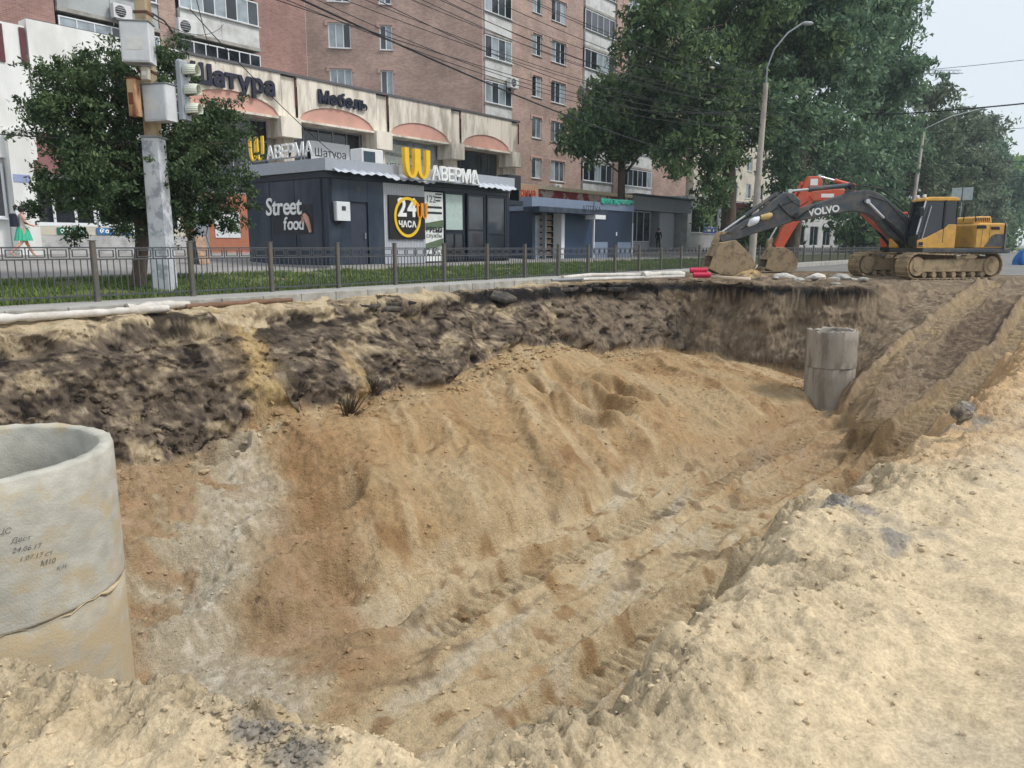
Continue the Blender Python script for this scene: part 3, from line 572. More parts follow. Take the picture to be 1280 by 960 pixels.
# glazing between the pilasters
for i, (a, c) in enumerate([(17.4, 22.0), (23.1, 27.5), (28.75, 33.1), (34.35, 38.6)]):
    window(FS, shop, a, c, 3.3, 6.6, n=-.85, parts=5, gl=[GLASSD, GLASSD, GLASSL, GLASS][i], fm=GREYM if i != 3 else mat('bronze frame', S(92,76,66), .5), transom=.72 if i < 3 else .5, depth=.1, sill=False)
    lo = MB(); FS.box(lo, a-.05, c+.4, -1.0, -.82, .7, 3.28); lo.build('lower_wall', STONE, shop)
bk = MB(); FS.box(bk, 12, 39.7, -11, -1.05, .7, 8.2); bk.build('shop_body', CREAM, shop)
rf = MB(); FS.box(rf, 12, 39.6, -11, -.55, 8.21, 8.26); rf.build('shop_roof', ROOFM, shop)
# banners hung in the glazing
bn = MB(); FS.box(bn, 24.3, 26.7, -.80, -.785, 4.85, 6.0); bno = bn.build('window_banner', PVC, shop)
flat_text('Шатура', .75, BLACKM, bno, FS.p(24.5, -.78, 5.3), fit=1.9)
bn = MB(); FS.box(bn, 28.85, 32.4, -.80, -.785, 4.0, 6.35); bno = bn.build('window_banner', mat('pale banner', S(196,202,196), .6), shop)
flat_text('ЛИКВИДАЦИЯ МАГАЗИНА', .5, BLACKM, bno, FS.p(28.95, -.78, 5.75), fit=3.0); flat_text('МЕБЕЛИ 70%', .6, BLACKM, bno, FS.p(29.2, -.78, 5.1), fit=2.3)
# big letters on the parapet
sg = thing('shop_sign', 'big dark letters Шатура on the stone parapet beside the tree', 'sign', (0, 0, 0)); letters('Шатура', 1.25, NAVY, sg, FS.p(17.9, .08, 7.55), depth=.12, bold=.045, gap=.05, fit=3.9)
sg = thing('shop_sign', 'big dark letters Мебель over the second salmon arch', 'sign', (0, 0, 0)); letters('Мебель', 1.2, NAVY, sg, FS.p(24.2, .08, 7.62), depth=.12, bold=.045, gap=.05, fit=2.95)

# ---- white shop at the left
wsh = thing('white_shop', 'whitewashed shop with maroon band and dark show windows at the left', 'building', (0, 0, 0))
b = MB(); FS.box(b, 11.95, 17.38, -.5, .12, 4.95, 8.62); b.build('parapet', STONEW, wsh)
b = MB(); FS.box(b, 9.0, 11.9, -.5, .05, 4.0, 8.38); FS.box(b, 10.9, 11.62, -.5, .35, .7, 4.9); b.build('white_pier', STONEW, wsh)
for uu in (11.72, 11.05): b = MB(); FS.box(b, uu, uu+.16, .051, .10, 7.1, 8.3); b.build('maroon_strip', MAROON, wsh)
b = MB(); FS.box(b, 11.63, 17.3, -.5, -.1, 3.6, 4.94); b.build('maroon_band', MARB, wsh)
b = MB(); FS.box(b, 11.63, 17.3, -3.5, -.55, .7, 4.9); b.build('shop_body', CREAM, wsh)
window(FS, wsh, 11.7, 13.9, 1.8, 3.58, n=-.35, parts=3, gl=GLASSD, depth=.1, fw=.10, sill=True)
window(FS, wsh, 13.95, 15.6, 1.8, 3.58, n=-.35, parts=2, gl=GLASSD, depth=.1, fw=.12, sill=True)
window(FS, wsh, 15.7, 17.2, 1.2, 3.58, n=-.35, parts=2, gl=GLASS, depth=.1, fw=.12, sill=True)
b = MB(); FS.box(b, 11.63, 17.3, -.5, -.2, 1.45, 1.74); b.build('sill_band', CREAM, wsh)
b = MB(); FS.box(b, 11.63, 17.3, -.5, -.1, .7, 1.44); b.build('marble_plinth', mat('grey marble', S(188,188,188), .4, .15, 1.2, col2=S(130,130,130), c2amt=.6, c2scale=2.5), wsh)
window(FS, wsh, 9.1, 10.8, 2.0, 3.8, n=.0, parts=2, gl=GLASSD, sill=True); b = MB(); FS.box(b, 9.0, 10.88, -.6, -.2, .7, 3.98); b.build('side_wall', STONEW, wsh)
ac = MB(); FS.box(ac, 10.95, 11.45, .352, .37, 3.2, 3.45); ac.build('address_plate', mat('blue plate', S(150,160,200), .5), wsh)
def signboard(name, label, x0, x1, z0, z1, n, m, txt, tm, size, fit, dx=.1, dz=.08, fr=FS, group=None):
    t = thing(name, label, 'sign', (0, 0, 0), group=group); b = MB(); fr.box(b, x0, x1, n, n+.05, z0, z1); b.build('board', m, t)
    letters(txt, size, tm, t, fr.p(x0+dx, n+.055, z0+dz), ux=fr.u, depth=.01, bold=.012, gap=.06, fit=fit); return t
LW = mat('white letters', S(240,242,242), .4, .02)
signboard('optician_sign', 'green board with white word ОПТИКА under the show window', 12.38, 13.38, 1.48, 1.72, -.19, mat('green board', S(18,112,84), .5), 'ОПТИКА', LW, .24, .82, .09, .05)
signboard('photo_sign', 'blue board reading ФотоЦентр under the show window', 13.75, 15.4, 1.48, 1.72, -.19, mat('blue board', S(52,120,178), .5), 'ФотоЦентр', LW, .25, 1.4, .1, .05)
sgw = thing('faded_sign', 'small dark letters half hidden by the tree on the white parapet', 'sign', (0, 0, 0)); letters('Вереск', .5, DARKG, sgw, FS.p(12.9, .15, 6.95), depth=.05, gap=.08, fit=1.2); letters('арт', .42, DARKG, sgw, FS.p(13.9, .15, 7.3), depth=.05, gap=.08, fit=.8)

# ---- front below the arches, behind the kiosks
lowf = thing('corner_shop', 'orange brown shop corner with a white notice between tree and kiosk', 'building', (0, 0, 0))
b = MB(); FS.box(b, 17.6, 22.3, -.78, -.15, .7, 3.25); b.build('wall', mat('orange brown plaster', S(176,116,92), .8, .08), lowf)
b = MB(); FS.box(b, 18.6, 19.8, -.14, -.12, 1.4, 2.5); bb = b.build('notice_board', PVC, lowf)
b = MB(); FS.box(b, 17.62, 18.3, -.14, -.1, .75, 2.9); b.build('door', GREYM, lowf)
ob = thing('orange_shop', 'small shop front with orange sign between the two kiosks', 'building', (0, 0, 0))
b = MB(); b.box(33.0, 36.1, 26.0, 30.5, .5, 3.3); b.build('wall', CREAM, ob)
b = MB(); b.box(32.8, 36.0, 25.8, 26.0, 3.31, 4.35); bo = b.build('fascia', mat('peach fascia', S(226,178,140), .6), ob)
flat_text('Фарина', .55, mat('orange red letters', S(206,72,40), .5), bo, (33.4, 25.79, 3.7), fit=2.3, bold=.02)
gs = thing('red_shop', 'red shop fascia under a cream strip behind the blue kiosk', 'building', (0, 0, 0))
b = MB(); b.box(36.15, 50, 28.05, 33.9, .5, 3.4); b.build('wall', mat('dull white wall', S(190,186,180), .8), gs)
b = MB(); b.box(36.15, 50, 27.9, 28.04, 3.41, 4.4); bo = b.build('fascia', mat('red fascia', S(150,52,56), .6, .3, 1.5, col2=S(200,190,184), c2amt=.9, c2scale=.8, c2lo=.5, c2hi=.55), gs)
b = MB(); b.box(36.1, 50.1, 27.6, 28.3, 4.41, 4.62); b.build('cream_strip', mat('cream strip', S(236,222,190), .6), gs)
# grey porch further on, with its doorway
gp = thing('grey_porch', 'grey shop porch with dark doorway right of the blue kiosk', 'building', (0, 0, 0))
b = MB(); b.box(50.2, 60, 27.6, 33.9, 3.6, 4.6); b.build('canopy', GREYM, gp)
b = MB(); b.box(50.2, 60.1, 27.4, 33.9, 4.61, 4.75); b.build('roof_edge', DARKG, gp)
b = MB(); b.box(55.2, 57.6, 28.0, 33.9, .5, 3.58); b.box(57.9, 59.9, 29.0, 33.9, .5, 3.58); b.box(50.2, 51.0, 28, 33.9, .5, 3.58); b.box(51.0,54.2,28.3,33.9,.5,1.3); b.build('wall', mat('pale grey panel', S(180,186,192), .6), gp)
window(Frame((0,28.3,0),0), gp, 51.05, 54.2, 1.31, 3.57, parts=3, gl=GLASS, sill=False, n=.0, depth=.05)
b = MB(); b.box(54.25, 55.15, 29.2, 29.3, .5, 3.5); b.build('door', mat('dark door', S(30,30,36), .5), gp)
# white shop with rental banner
ws2 = thing('white_rental_shop', 'white ground floor shop with blue rental banner in its window', 'building', (0, 0, 0))
FW = Frame((0, 28, 0), 0); b = MB(); wall_holes(b, FW, 60.2, 74, .5, 5.1, [(61.0, 66.5, 2.1, 4.1), (70.5, 72.2, .9, 3.6)]); b.add([(60.2,28,.5),(60.2,34,.5),(60.2,34,5.1),(60.2,28,5.1)], [(0,1,2,3)]); b.add([(60.2,28,5.1),(74,28,5.1),(74,34,5.1),(60.2,34,5.1)], [(0,1,2,3)]); b.build('wall', WHITE, ws2)
window(FW, ws2, 61.0, 66.5, 2.1, 4.1, parts=3, gl=GLASSD, sill=True); window(FW, ws2, 70.5, 72.2, .9, 3.6, parts=2, gl=GLASSD, sill=False)
b = MB(); FW.box(b, 69.8, 73.2, .01, .3, 3.62, 4.9); b.build('sign_box', MAROON, ws2)
ab = thing('rental_banner', 'blue banner with white word АРЕНДА in the far shop window', 'sign', (0, 0, 0)); b = MB(); FW.box(b, 63.4, 66.0, .02, .04, 2.12, 3.0); b.build('board', mat('bright blue banner', S(52,92,190), .5), ab)
letters('АРЕНДА', .42, LW, ab, FW.p(63.6, .045, 2.58), depth=.006, bold=.015, gap=.06, fit=2.2)
for i in range(7): b = MB(); FW.box(b, 63.65+.29*i, 63.65+.29*i+.22, .042, .048, 2.24, 2.42); b.build('print_line', LW, ab)
# pale house beyond
ph = thing('pale_house', 'pale plastered house glimpsed behind the big tree', 'building', (0, 0, 0)); FP = Frame((0, 33.5, 0), 0)
hs = [(75+4*i, 76.6+4*i, 6.3+3*k, 7.9+3*k) for i in range(12) for k in range(4)]
b = MB(); wall_holes(b, FP, 73, 124, .5, 19, hs); b.add([(73,33.5,.5),(73,44,.5),(73,44,19),(73,33.5,19)], [(0,1,2,3)]); b.add([(73,33.5,19),(124,33.5,19),(124,44,19),(73,44,19)], [(0,1,2,3)]); b.build('wall', CREAM, ph)
for h in hs:
    if h[0] < 100: window(FP, ph, *h, parts=2)
# distant row of shop fronts seen under the booms
dh = thing('far_shops', 'distant low white shop fronts seen under the excavator booms', 'building', (0, 0, 0)); FQ = Frame((0, 30, 0), 0)
hs = [(78+5.5*i, 81.5+5.5*i, 1.0, 3.4) for i in range(14)]
b = MB(); wall_holes(b, FQ, 75, 156, .5, 4.6, hs); b.add([(75,30,4.6),(156,30,4.6),(156,34,4.6),(75,34,4.6)], [(0,1,2,3)]); b.build('wall', WHITE, dh)
for h in hs: window(FQ, dh, *h, parts=2, gl=GLASSD, sill=False)

# air conditioners on the house fronts (each its own thing)
ACW = mat('air conditioner white', S(214,216,216), .5, .05); ACD = mat('fan grille dark', S(70,74,80), .6)
def aircon(fr, u, n, z, label, s=1.0):
    t = thing('air_conditioner', label, 'air conditioner', fr.p(u, n, z), math.atan2(fr.u.y, fr.u.x), group='air conditioners on the fronts')
    b = MB(); b.bbox(-.42*s, .42*s, -.34*s, -.04, 0, .6*s, .02); b.build('case', ACW, t)
    b = MB(); b.lathe([(.24*s, 0), (.24*s, .012), (.02, .014)], (0, 0, 0), 20); f = b.build('fan_grille', ACD, t, (-.1*s, -.345*s, .3*s), (R(90), 0, 0))
    r = MB()
    for k in range(4): r.box(-.23*s, .23*s, -.006, .006, .016, .024); 
    for k in (-.14, -.05, .05, .14): r.box(-.22*s, .22*s, k*s-.008, k*s+.008, .015, .023)
    r.build('grille_bars', ACW, f)
    for x in (-.3, .3):
        k = MB(); k.box(x*s-.02, x*s+.02, -.36*s, 0, -.04, -.004); k.box(x*s-.02, x*s+.02, -.03, 0, -.3, -.04); k.build('bracket', GREYM, t)
    return t
aircon(FD, 2.0, .0, 9.9, 'air conditioner under the barred window on the slanting brick wall')
aircon(FR, 43.9, .12, 11.65, 'air conditioner on the white balcony stack above the stone parapet', 1.1)
aircon(Frame((0,33.2,0),0), 41.6, .0, 6.0, 'large air conditioner right of the last stone pilaster', 1.4)
aircon(FR, 49.6, .0, 5.0, 'air conditioner under the lowest window above the red shop')
aircon(FR, 53.1, .25, 12.9, 'air conditioner at the corner of the arched balcony', .9)
aircon(FL, 20.3, 1.5, 12.0, 'air conditioner on the grey balcony left of the utility pole', 1.1)
aircon(FL, 23.6, 1.6, 11.95, 'air conditioner on the balcony right of the utility pole', 1.2)
# ---------------------------------------------------------------- shawarma kiosk
DBLUE = mat('dark blue panel', S(34,48,66), .4, .12, 1.5, col2=S(88,94,104), c2amt=.35, c2scale=1.4, stretch=(1,1,.4)); DBL2 = mat('dark blue trim', S(28,38,52), .45, .05); LGREY = mat('light grey fascia', S(164,170,180), .5, .06)
YEL = mat('yellow acrylic', S(240,196,40), .4, .06); RIB = mat('ribbed white panel', S(186,190,198), .5, .05)
ki = thing('shawarma_kiosk', 'dark blue shawarma kiosk with light grey roof band', 'kiosk', (16.35, 20, .3))
def at(o): o.location = Vector(o.location); return o
kx = 16.35
def kb_(x0, x1, y0, y1, z0, z1, name, m, par=None):
    b = MB(); b.box(x0-kx, x1-kx, y0-20, y1-20, z0-.3, z1-.3); return b.build(name, m, par or ki)
kb_(16.35, 25.8, 20.25, 24.35, .3, 3.2, 'body', DBLUE)
kb_(16.2, 26.0, 19.85, 24.5, 3.42, 3.80, 'roof_band', LGREY); kb_(16.3, 25.9, 19.95, 24.4, 3.21, 3.41, 'eaves', DBL2)
for i in range(3): kb_(16.33, 16.349, 20.3+1.36*i, 20.3+1.36*i+1.33, .45, 3.2, 'side_panel', DBLUE)
kb_(16.32, 25.9, 20.0, 24.4, .2, .44, 'plinth', mat('kiosk plinth', S(150,148,146), .8))
kb_(16.36, 17.28, 20.0, 20.24, .45, 3.2, 'front_panel', DBLUE); kb_(18.06, 18.75, 20.0, 20.24, .45, 3.2, 'front_panel', DBLUE); kb_(17.29, 18.05, 20.0, 20.24, 2.5, 3.2, 'front_panel', DBLUE)
d = kb_(17.3, 18.04, 20.06, 20.24, .45, 2.49, 'door', mat('dark door leaf', S(52,58,74), .5)); kb_(17.9, 17.94, 20.0, 20.055, 1.3, 1.5, 'handle', GREYM, d)
kb_(17.55, 17.75, 19.99, 20.0, 2.85, 3.0, 'vent', DARKG)
wr = MB()
for i in range(26): wr.box(18.76-kx+i*.077, 18.76-kx+i*.077+.06, -.03, .0, .15, 2.9)
wr.box(18.76-kx, 20.75-kx, 0, .24, .15, 2.9); wr.build('ribbed_panel', RIB, ki)
s24 = kb_(18.93, 20.70, 19.90, 19.965, 1.30, 2.80, 'sign_board', mat('black sign face', S(36,32,34), .4))
# ring with arrow
rg_ = MB(); N = 40; pts = []
for i in range(N+1):
    a = R(20)+R(300)*i/N; pts.append(a)
inn = [(.56*math.cos(a+R(40)), .60*math.sin(a+R(40))) for a in pts]; out = [(.66*math.cos(a+R(40)), .70*math.sin(a+R(40))) for a in pts]
for i in range(N): 
    q = [inn[i], out[i], out[i+1], inn[i+1]]; rg_.prism([(x, z) for x, z in q], 0, .03)
rg_.prism([(.36,.66),(.62,.42),(.22,.42)][::-1], 0, .03)
rg_.build('clock_ring', YEL, s24, (19.80-kx, -.135, 1.76), fix=True)
letters('24', .72, LW, s24, (19.32-kx, -.115, 1.80), depth=.03, bold=.02, gap=.05, fit=.92); letters('ЧАСА', .38, LW, s24, (19.36-kx, -.115, 1.42), depth=.03, bold=.012, gap=.06, fit=.86)
def wlogo(par, x, y, z, w, h, dep, m, ux=(1,0,0)):
    """two rounded arches standing upside down, joined in the middle"""
    b = MB(); t = w*.15
    for s in (0, 1):
        N = 14; o = []; i_ = []
        for k in range(N+1):
            a = math.pi*k/N; cx = w*(.27+.46*s)
            o.append((cx-math.cos(a)*w*.27, h*(1-math.sin(a)**.55))); i_.append((cx-math.cos(a)*(w*.27-t*1.05), h*(1-.93*math.sin(a)**.55) if 0 < k < N else h))
        for k in range(N): b.prism([o[k], o[k+1], i_[k+1], i_[k]], -dep*(1-.12*s), 0)
    return b.build('arch_letter', m, par, (x, y, z), fix=True)
wlogo(s24, 20.24-kx, -.11, 1.72, .56, .56, .05, mat('orange acrylic', S(232,150,40), .4))
# posters
ps = kb_(20.77, 21.75, 19.97, 19.99, .5, 3.0, 'poster', mat('white poster', S(224,228,226), .5)); 
PT_ = mat('poster ink', S(40,44,50), .6); GRN = mat('poster green', S(92,110,84), .6)
flat_text('122', .42, PT_, ps, (20.82-kx, -.032, 2.33), fit=.46); 
for (xa, xb, z_) in ((21.34,21.7,2.62),(21.34,21.66,2.5),(21.34,21.6,2.38),(20.84,21.68,2.12),(20.84,21.68,1.92)): b = MB(); b.box(xa-kx, xb-kx, -.036, -.031, z_, z_+(.05 if xa > 21 else .08)); b.build('print_line', PT_, ps)
b = MB(); b.add([(20.78-kx,-.034,1.32),(21.74-kx,-.034,1.44),(21.74-kx,-.034,1.72),(20.78-kx,-.034,1.58)], [(0,1,2,3)]); b.build('poster_band', GRN, ps)
b = MB(); b.add([(20.78-kx,-.034,.62),(21.74-kx,-.034,.76),(21.74-kx,-.034,1.05),(20.78-kx,-.034,.84)], [(0,1,2,3)]); b.build('poster_band', GRN, ps)
flat_text('ВРЕМЯ', .3, PT_, ps, (20.82-kx, -.036, 1.26), fit=.85, bold=.012); flat_text('службы', .25, PT_, ps, (20.82-kx, -.036, 1.06), fit=.82); flat_text('2.5%', .3, PT_, ps, (20.82-kx, -.036, .42), fit=.7)
FK = Frame((0-kx, 0, -.3), 0)
pw = window(FK, ki, 21.85, 22.98, 1.6, 3.05, n=.0, parts=1, gl=mat('pale poster glass', S(178,196,192), .2, .1), fm=DBL2, sill=False, depth=.06)
window(FK, ki, 21.85, 22.98, .55, 1.58, n=.0, parts=2, gl=GLASSD, fm=DBL2, sill=False, depth=.06)
window(FK, ki, 23.15, 24.26, .55, 3.05, n=.0, parts=1, gl=GLASS, fm=DBL2, sill=False, depth=.06, fw=.09, transom=.45); window(FK, ki, 24.34, 25.6, .55, 3.05, n=.0, parts=1, gl=GLASS, fm=DBL2, sill=False, depth=.06, fw=.09, transom=.4)
kb_(25.62, 25.8, 19.98, 20.24, .45, 3.2, 'corner_post', DBL2); kb_(20.76, 25.6, 19.98, 20.24, 3.06, 3.2, 'head_rail', DBL2)
# corrugated strip below the roof band
cr = MB(); N = 150
for i in range(N):
    x0 = 16.5-kx+9.3*i/N; x1 = 16.5-kx+9.3*(i+1)/N; za = .025*math.sin(i*1.05); zb_ = .025*math.sin((i+1)*1.05); sag = lambda x: .05*math.sin(x*1.3)+.03*math.sin(x*4.1)
    cr.add([(x0,-.42,3.03+za+sag(x0)),(x1,-.42,3.03+zb_+sag(x1)),(x1,-.14,3.2+zb_),(x0,-.14,3.2+za)], [(0,1,2,3)], True)
cro = cr.build('corrugated_awning', mat('pale corrugated sheet', S(206,212,222), .4), ki); m_ = cro.modifiers.new('t', 'SOLIDIFY'); m_.thickness = .008
# things fixed to or standing on the kiosk
ks = thing('kiosk_roof_sign', 'big white ШАВЕРМА lettering with tall yellow double arch on the kiosk front', 'sign', (0, 0, 0))
wlogo(ks, 19.32, 19.62, 3.38, 1.28, 1.0, .16, YEL); letters('АВЕРМА', .62, LW, ks, (20.62, 19.48, 3.40), depth=.10, bold=.008, gap=.06, fit=2.62, vscale=1.0)
rl = MB(); rl.box(19.2, 23.4, 19.54, 19.60, 3.33, 3.37); rl.build('mounting_rail', GREYM, ks)
ks2 = thing('kiosk_side_sign', 'white АВЕРМА letters with yellow arch on the kiosk roof beside the tree', 'sign', (0, 0, 0)); uy = (0, -1, 0)
letters('АВЕРМА', .62, LW, ks2, (16.3, 23.0, 3.92), ux=uy, depth=.03, bold=.008, gap=.06, fit=2.45)
o = wlogo(ks2, 16.3, 23.95, 3.92, .85, .8, .05, YEL); o.rotation_euler = (0, 0, R(-90))
b = MB(); b.box(16.28, 16.33, 20.9, 24.6, 3.9, 3.94); b.cyl((16.33,21.2,3.8),(16.33,21.2,3.95),.02); b.cyl((16.33,24.2,3.8),(16.33,24.2,3.95),.02); b.build('mounting_rail', GREYM, ks2)
sf = thing('street_food_sign', 'white handwritten street food letters on the dark blue kiosk side', 'sign', (0, 0, 0))
b = MB(); b.box(16.315, 16.328, 20.75, 22.9, 1.45, 2.4); b.build('board', mat('near black sign', S(34,38,48), .5), sf)
letters('Street', .62, LW, sf, (16.30, 23.2, 2.1), ux=uy, depth=.03, bold=.008, gap=.0, fit=1.95, shear=.1); letters('food', .62, LW, sf, (16.30, 22.25, 1.6), ux=uy, depth=.03, bold=.008, gap=.0, fit=1.1, shear=.1)
hd = MB(); hd.tube([(16.30,20.85,1.5),(16.30,20.9,1.7),(16.29,21.0,1.95),(16.29,21.12,2.1)], [.05,.07,.10,.05], 8)
for k in range(3): hd.tube([(16.29,21.0+.05*k,1.95),(16.27,21.16+.05*k,2.06-.1*k),(16.27,21.24,1.98-.1*k)], [.03,.03,.02], 6)
hd.build('hand_emblem', mat('printed skin tone', S(206,158,140), .6), sf)
mb_ = thing('meter_box', 'small white electric meter box beside the kiosk door', 'meter box', (16.85, 19.99, 1.87)); b = MB(); b.bbox(-.28, .28, -.18, 0, 0, .6, .015); b.build('case', PVC, mb_)
b = MB(); b.box(-.08, .08, -.19, -.181, .32, .46); b.build('meter_window', DARKG, mb_)
b = MB(); b.tube([(16.5,19.95,3.2),(16.45,19.93,2.6),(16.5,19.94,1.9),(16.7,19.93,1.75),(16.9,19.95,1.86)], .02, 6); tag(b.build('power_cable', BLACKM), 'black cable looping down to the meter box on the kiosk', 'cable')
b = thing('roof_box', 'white air conditioner box on the kiosk roof left of the yellow arch', 'air conditioner', (18.9, 20.9, 3.8)); q = MB(); q.bbox(-.5, .5, -.3, .3, 0, .55, .02); q.build('case', ACW, b); q = MB(); q.box(-.42, .1, -.312, -.302, .08, .46); q.build('grille', mat('dark teal grille', S(50,70,80), .5), b)
b = thing('dark_roof_box', 'black unit on the roof at the right end of the dark kiosk', 'box', (26.6, 20.6, 3.15)); q = MB(); q.bbox(-.45, .45, -.3, .3, .25, .85, .02); q.box(-.4,-.35,-.25,.25,-.2,.26); q.box(.35,.4,-.25,.25,-.2,.26); q.build('case', mat('black unit', S(34,38,44), .5), b)
kb_(25.81, 27.2, 20.3, 24.0, 2.75, 2.95, 'roof_ledge', DBL2)
# person in dark clothes leaning by the kiosk comes later

# ---------------------------------------------------------------- blue kiosk further on
k2 = thing('blue_kiosk', 'blue flat roofed kiosk with awning and open shelves', 'kiosk', (30.2, 22, .2)); BLU = mat('blue panel', S(40,60,88), .5, .08, 1.2); BLD = mat('deep blue panel', S(34,50,74), .5, .08, 1.2); SLT = mat('slate grey band', S(120,134,156), .5, .06)
def k2b(x0, x1, y0, y1, z0, z1, name, m, par=None):
    b = MB(); b.box(x0-30.2, x1-30.2, y0-22, y1-22, z0-.2, z1-.2); return b.build(name, m, par or k2)
k2b(30.2, 35.6, 22.9, 25.2, .2, 2.7, 'body', BLD); k2b(33.0, 35.6, 22.0, 22.89, .2, 2.7, 'side_wall', BLU); k2b(30.2, 30.45, 22.0, 22.89, .2, 2.7, 'corner_post', BLD); k2b(31.3, 31.4, 22, 22.2, .2, 2.7, 'post', GREYM); k2b(32.7, 32.99, 22.0, 22.5, .2, 2.7, 'post', PVC)
k2b(30.1, 35.62, 21.95, 25.3, 2.71, 3.35, 'roof_band', SLT); a2 = k2b(29.4, 35.5, 21.0, 21.94, 2.62, 2.85, 'awning', DBLUE)
k2b(30.5, 31.25, 22.3, 22.34, .3, 2.5, 'door', GLASSL)
for i in range(7): 
    sh = k2b(31.5, 32.68, 22.5, 22.88, .55+.3*i, .58+.3*i, 'shelf', CONC)
    k2b(31.55, 32.6, 22.55, 22.8, .585+.3*i, .585+.3*i+.18, 'goods', mat('mixed goods', S(150,124,104), .7, .6, 14), sh)
k2b(34.3, 35.3, 21.0, 21.6, 2.4, 2.61, 'awning_end', PVC)
k3 = thing('dark_blue_booth', 'dark blue booth with two pale lower panels and green sign', 'kiosk', (35.7, 22, .2))
def k3b(x0, x1, y0, y1, z0, z1, name, m, par=None):
    b = MB(); b.box(x0-35.7, x1-35.7, y0-22, y1-22, z0-.2, z1-.2); return b.build(name, m, par or k3)
k3b(35.75, 39.95, 22.0, 25.2, .2, 2.95, 'body', BLD); k3b(35.66, 40.0, 21.92, 25.3, 2.96, 3.35, 'roof_band', SLT); k3b(35.66, 35.74, 21.92, 22.1, .2, 2.95, 'corner_post', PVC)
k3b(35.8, 37.2, 21.97, 21.99, .25, 1.25, 'lower_panel', SLT); k3b(38.3, 39.8, 21.97, 21.99, .25, 1.25, 'lower_panel', SLT); k3b(36.0, 36.4, 21.8, 21.99, 2.55, 2.75, 'lamp', PVC)
k3b(38.1, 38.2, 21.96, 21.99, 1.6, 1.8, 'lock', PVC)
gsn = thing('green_letter_sign', 'row of small turquoise green letters on top of the dark blue booth', 'sign', (0, 0, 0)); letters('ЦЫЖАТИС', .55, mat('turquoise letters', S(60,186,160), .4), gsn, (36.3, 21.86, 3.3), depth=.06, bold=.02, gap=.06, fit=1.9); letters('пекарня', .42, mat('turquoise letters', S(90,190,170), .4), gsn, (38.3, 21.86, 3.34), depth=.06, gap=.06, fit=1.5)
k2t = flat_text('АПТЕКА', .2, mat('awning letters', S(30,40,60), .5), a2, (33.0-30.2, -1.01, 2.5), fit=1.8)
ob2 = thing('glazed_door_frame', 'white framed glass door right of the dark blue booth', 'door', (40.6, 22.6, .25)); b = MB(); b.box(-.5,-.4,-.05,.05,0,2.1); b.box(.4,.5,-.05,.05,0,2.1); b.box(-.4,.4,-.05,.05,2.0,2.1); b.box(-.4,.4,-.05,.05,0,.5); b.build('frame', PVC, ob2); b = MB(); b.box(-.4,.4,-.02,.02,.5,2.0); b.build('pane', GLASS, ob2); b = MB(); b.box(-.6,.6,.06,.6,0,3.3); b.build('wall', GREYM, ob2)

# A-frame board on the footway
af = thing('folding_board', 'small wooden folding board on the footway left of the dark kiosk', 'sign', (13.9, 23.6, .48), R(20)); b = MB(); b.cbox((0,-.18,.45),(.5,0,0),(0,.02,0),(0,.12,.9)); b.build('front_board', mat('notice print', S(180,150,130), .7, .4, 6), af); b = MB(); b.cbox((0,.1,.45),(.5,0,0),(0,.02,0),(0,-.12,.9)); b.build('back_board', GREYM, af)
for x in (-.26, .26):
    b = MB(); b.cyl((x,-.24,0),(x,-.08,.95),.012,6); b.cyl((x,.16,0),(x,.0,.95),.012,6); b.build('leg', DARKG, af)

# ---------------------------------------------------------------- fence
FEN = mat('grey olive fence paint', S(88,88,84), .6, .15, 3, col2=S(120,104,84), c2amt=.5, c2scale=4); FEN2 = mat('fence bars', S(74,76,80), .6, .15, 5)
fence = thing('fence', 'low grey iron fence with rows of bars between square posts', 'fence', (7.05, 15.7, 0))
x0 = 7.05-2.012*5; LP = 2.012
pm = MB(); pm.bbox(-.05, .05, -.05, .05, -.1, 1.15, .015); pm.box(-.058, .058, -.058, .058, 1.151, 1.17)
pmo = pm.build('post', FEN, fence); pme = pmo.data
rm = MB(); W = LP-.12
for z in (.10, .80, 1.02): rm.box(.06, .06+W, -.015, .015, z-.014, z+.014)
for i in range(5):
    a = .06+W*(i+.12)/5; c = .06+W*(i+.88)/5
    rm.box(a, a+.018, -.01, .01, .835, .985); rm.box(c-.018, c, -.01, .01, .835, .985); rm.box(a+.018, c-.018, -.01, .01, .835, .853); rm.box(a+.018, c-.018, -.01, .01, .967, .985)
for i in range(1, 5): rm.box(.06+W*i/5-.008, .06+W*i/5+.008, -.01, .01, .814, 1.006)
bm_ = MB(); bm_.box(-.008, .008, -.008, .008, .02, .786); bme = None
rme = None; far = MB(); first = True; NB = 15
for i in range(5, 60):
    X = x0+LP*i; zg = np.interp(X, [7, 25, 60], [0.02, -.05, -.12]); loc = (X-7.05, 0, zg)
    if i == 5: po = pmo; po.location = loc
    elif i < 45: po = link('post', pme, fence, loc)
    if rme is None: ro = rm.build('panel', FEN2, fence, loc); rme = ro.data
    else: ro = link('panel', rme, fence, loc)
    for k in range(NB):
        x = .06+W*(k+.5)/NB
        if i < 18:
            if bme is None: bo = bm_.build('bar', FEN2, ro, (x, 0, 0)); bme = bo.data
            else: link('bar', bme, ro, (x, 0, 0))
        else: far.box(X-7.05+x-.008, X-7.05+x+.008, -.008, .008, zg+.02, zg+.786)
for i in range(2, 5):
    X = x0+LP*i; loc = (X-7.05, 0, .03); link('post', pme, fence, loc); ro = link('panel', rme, fence, loc)
    for k in range(NB): link('bar', bme, ro, (.06+W*(k+.5)/NB, 0, 0))
tag(far.build('far_bars', FEN2, fence), kind='stuff')

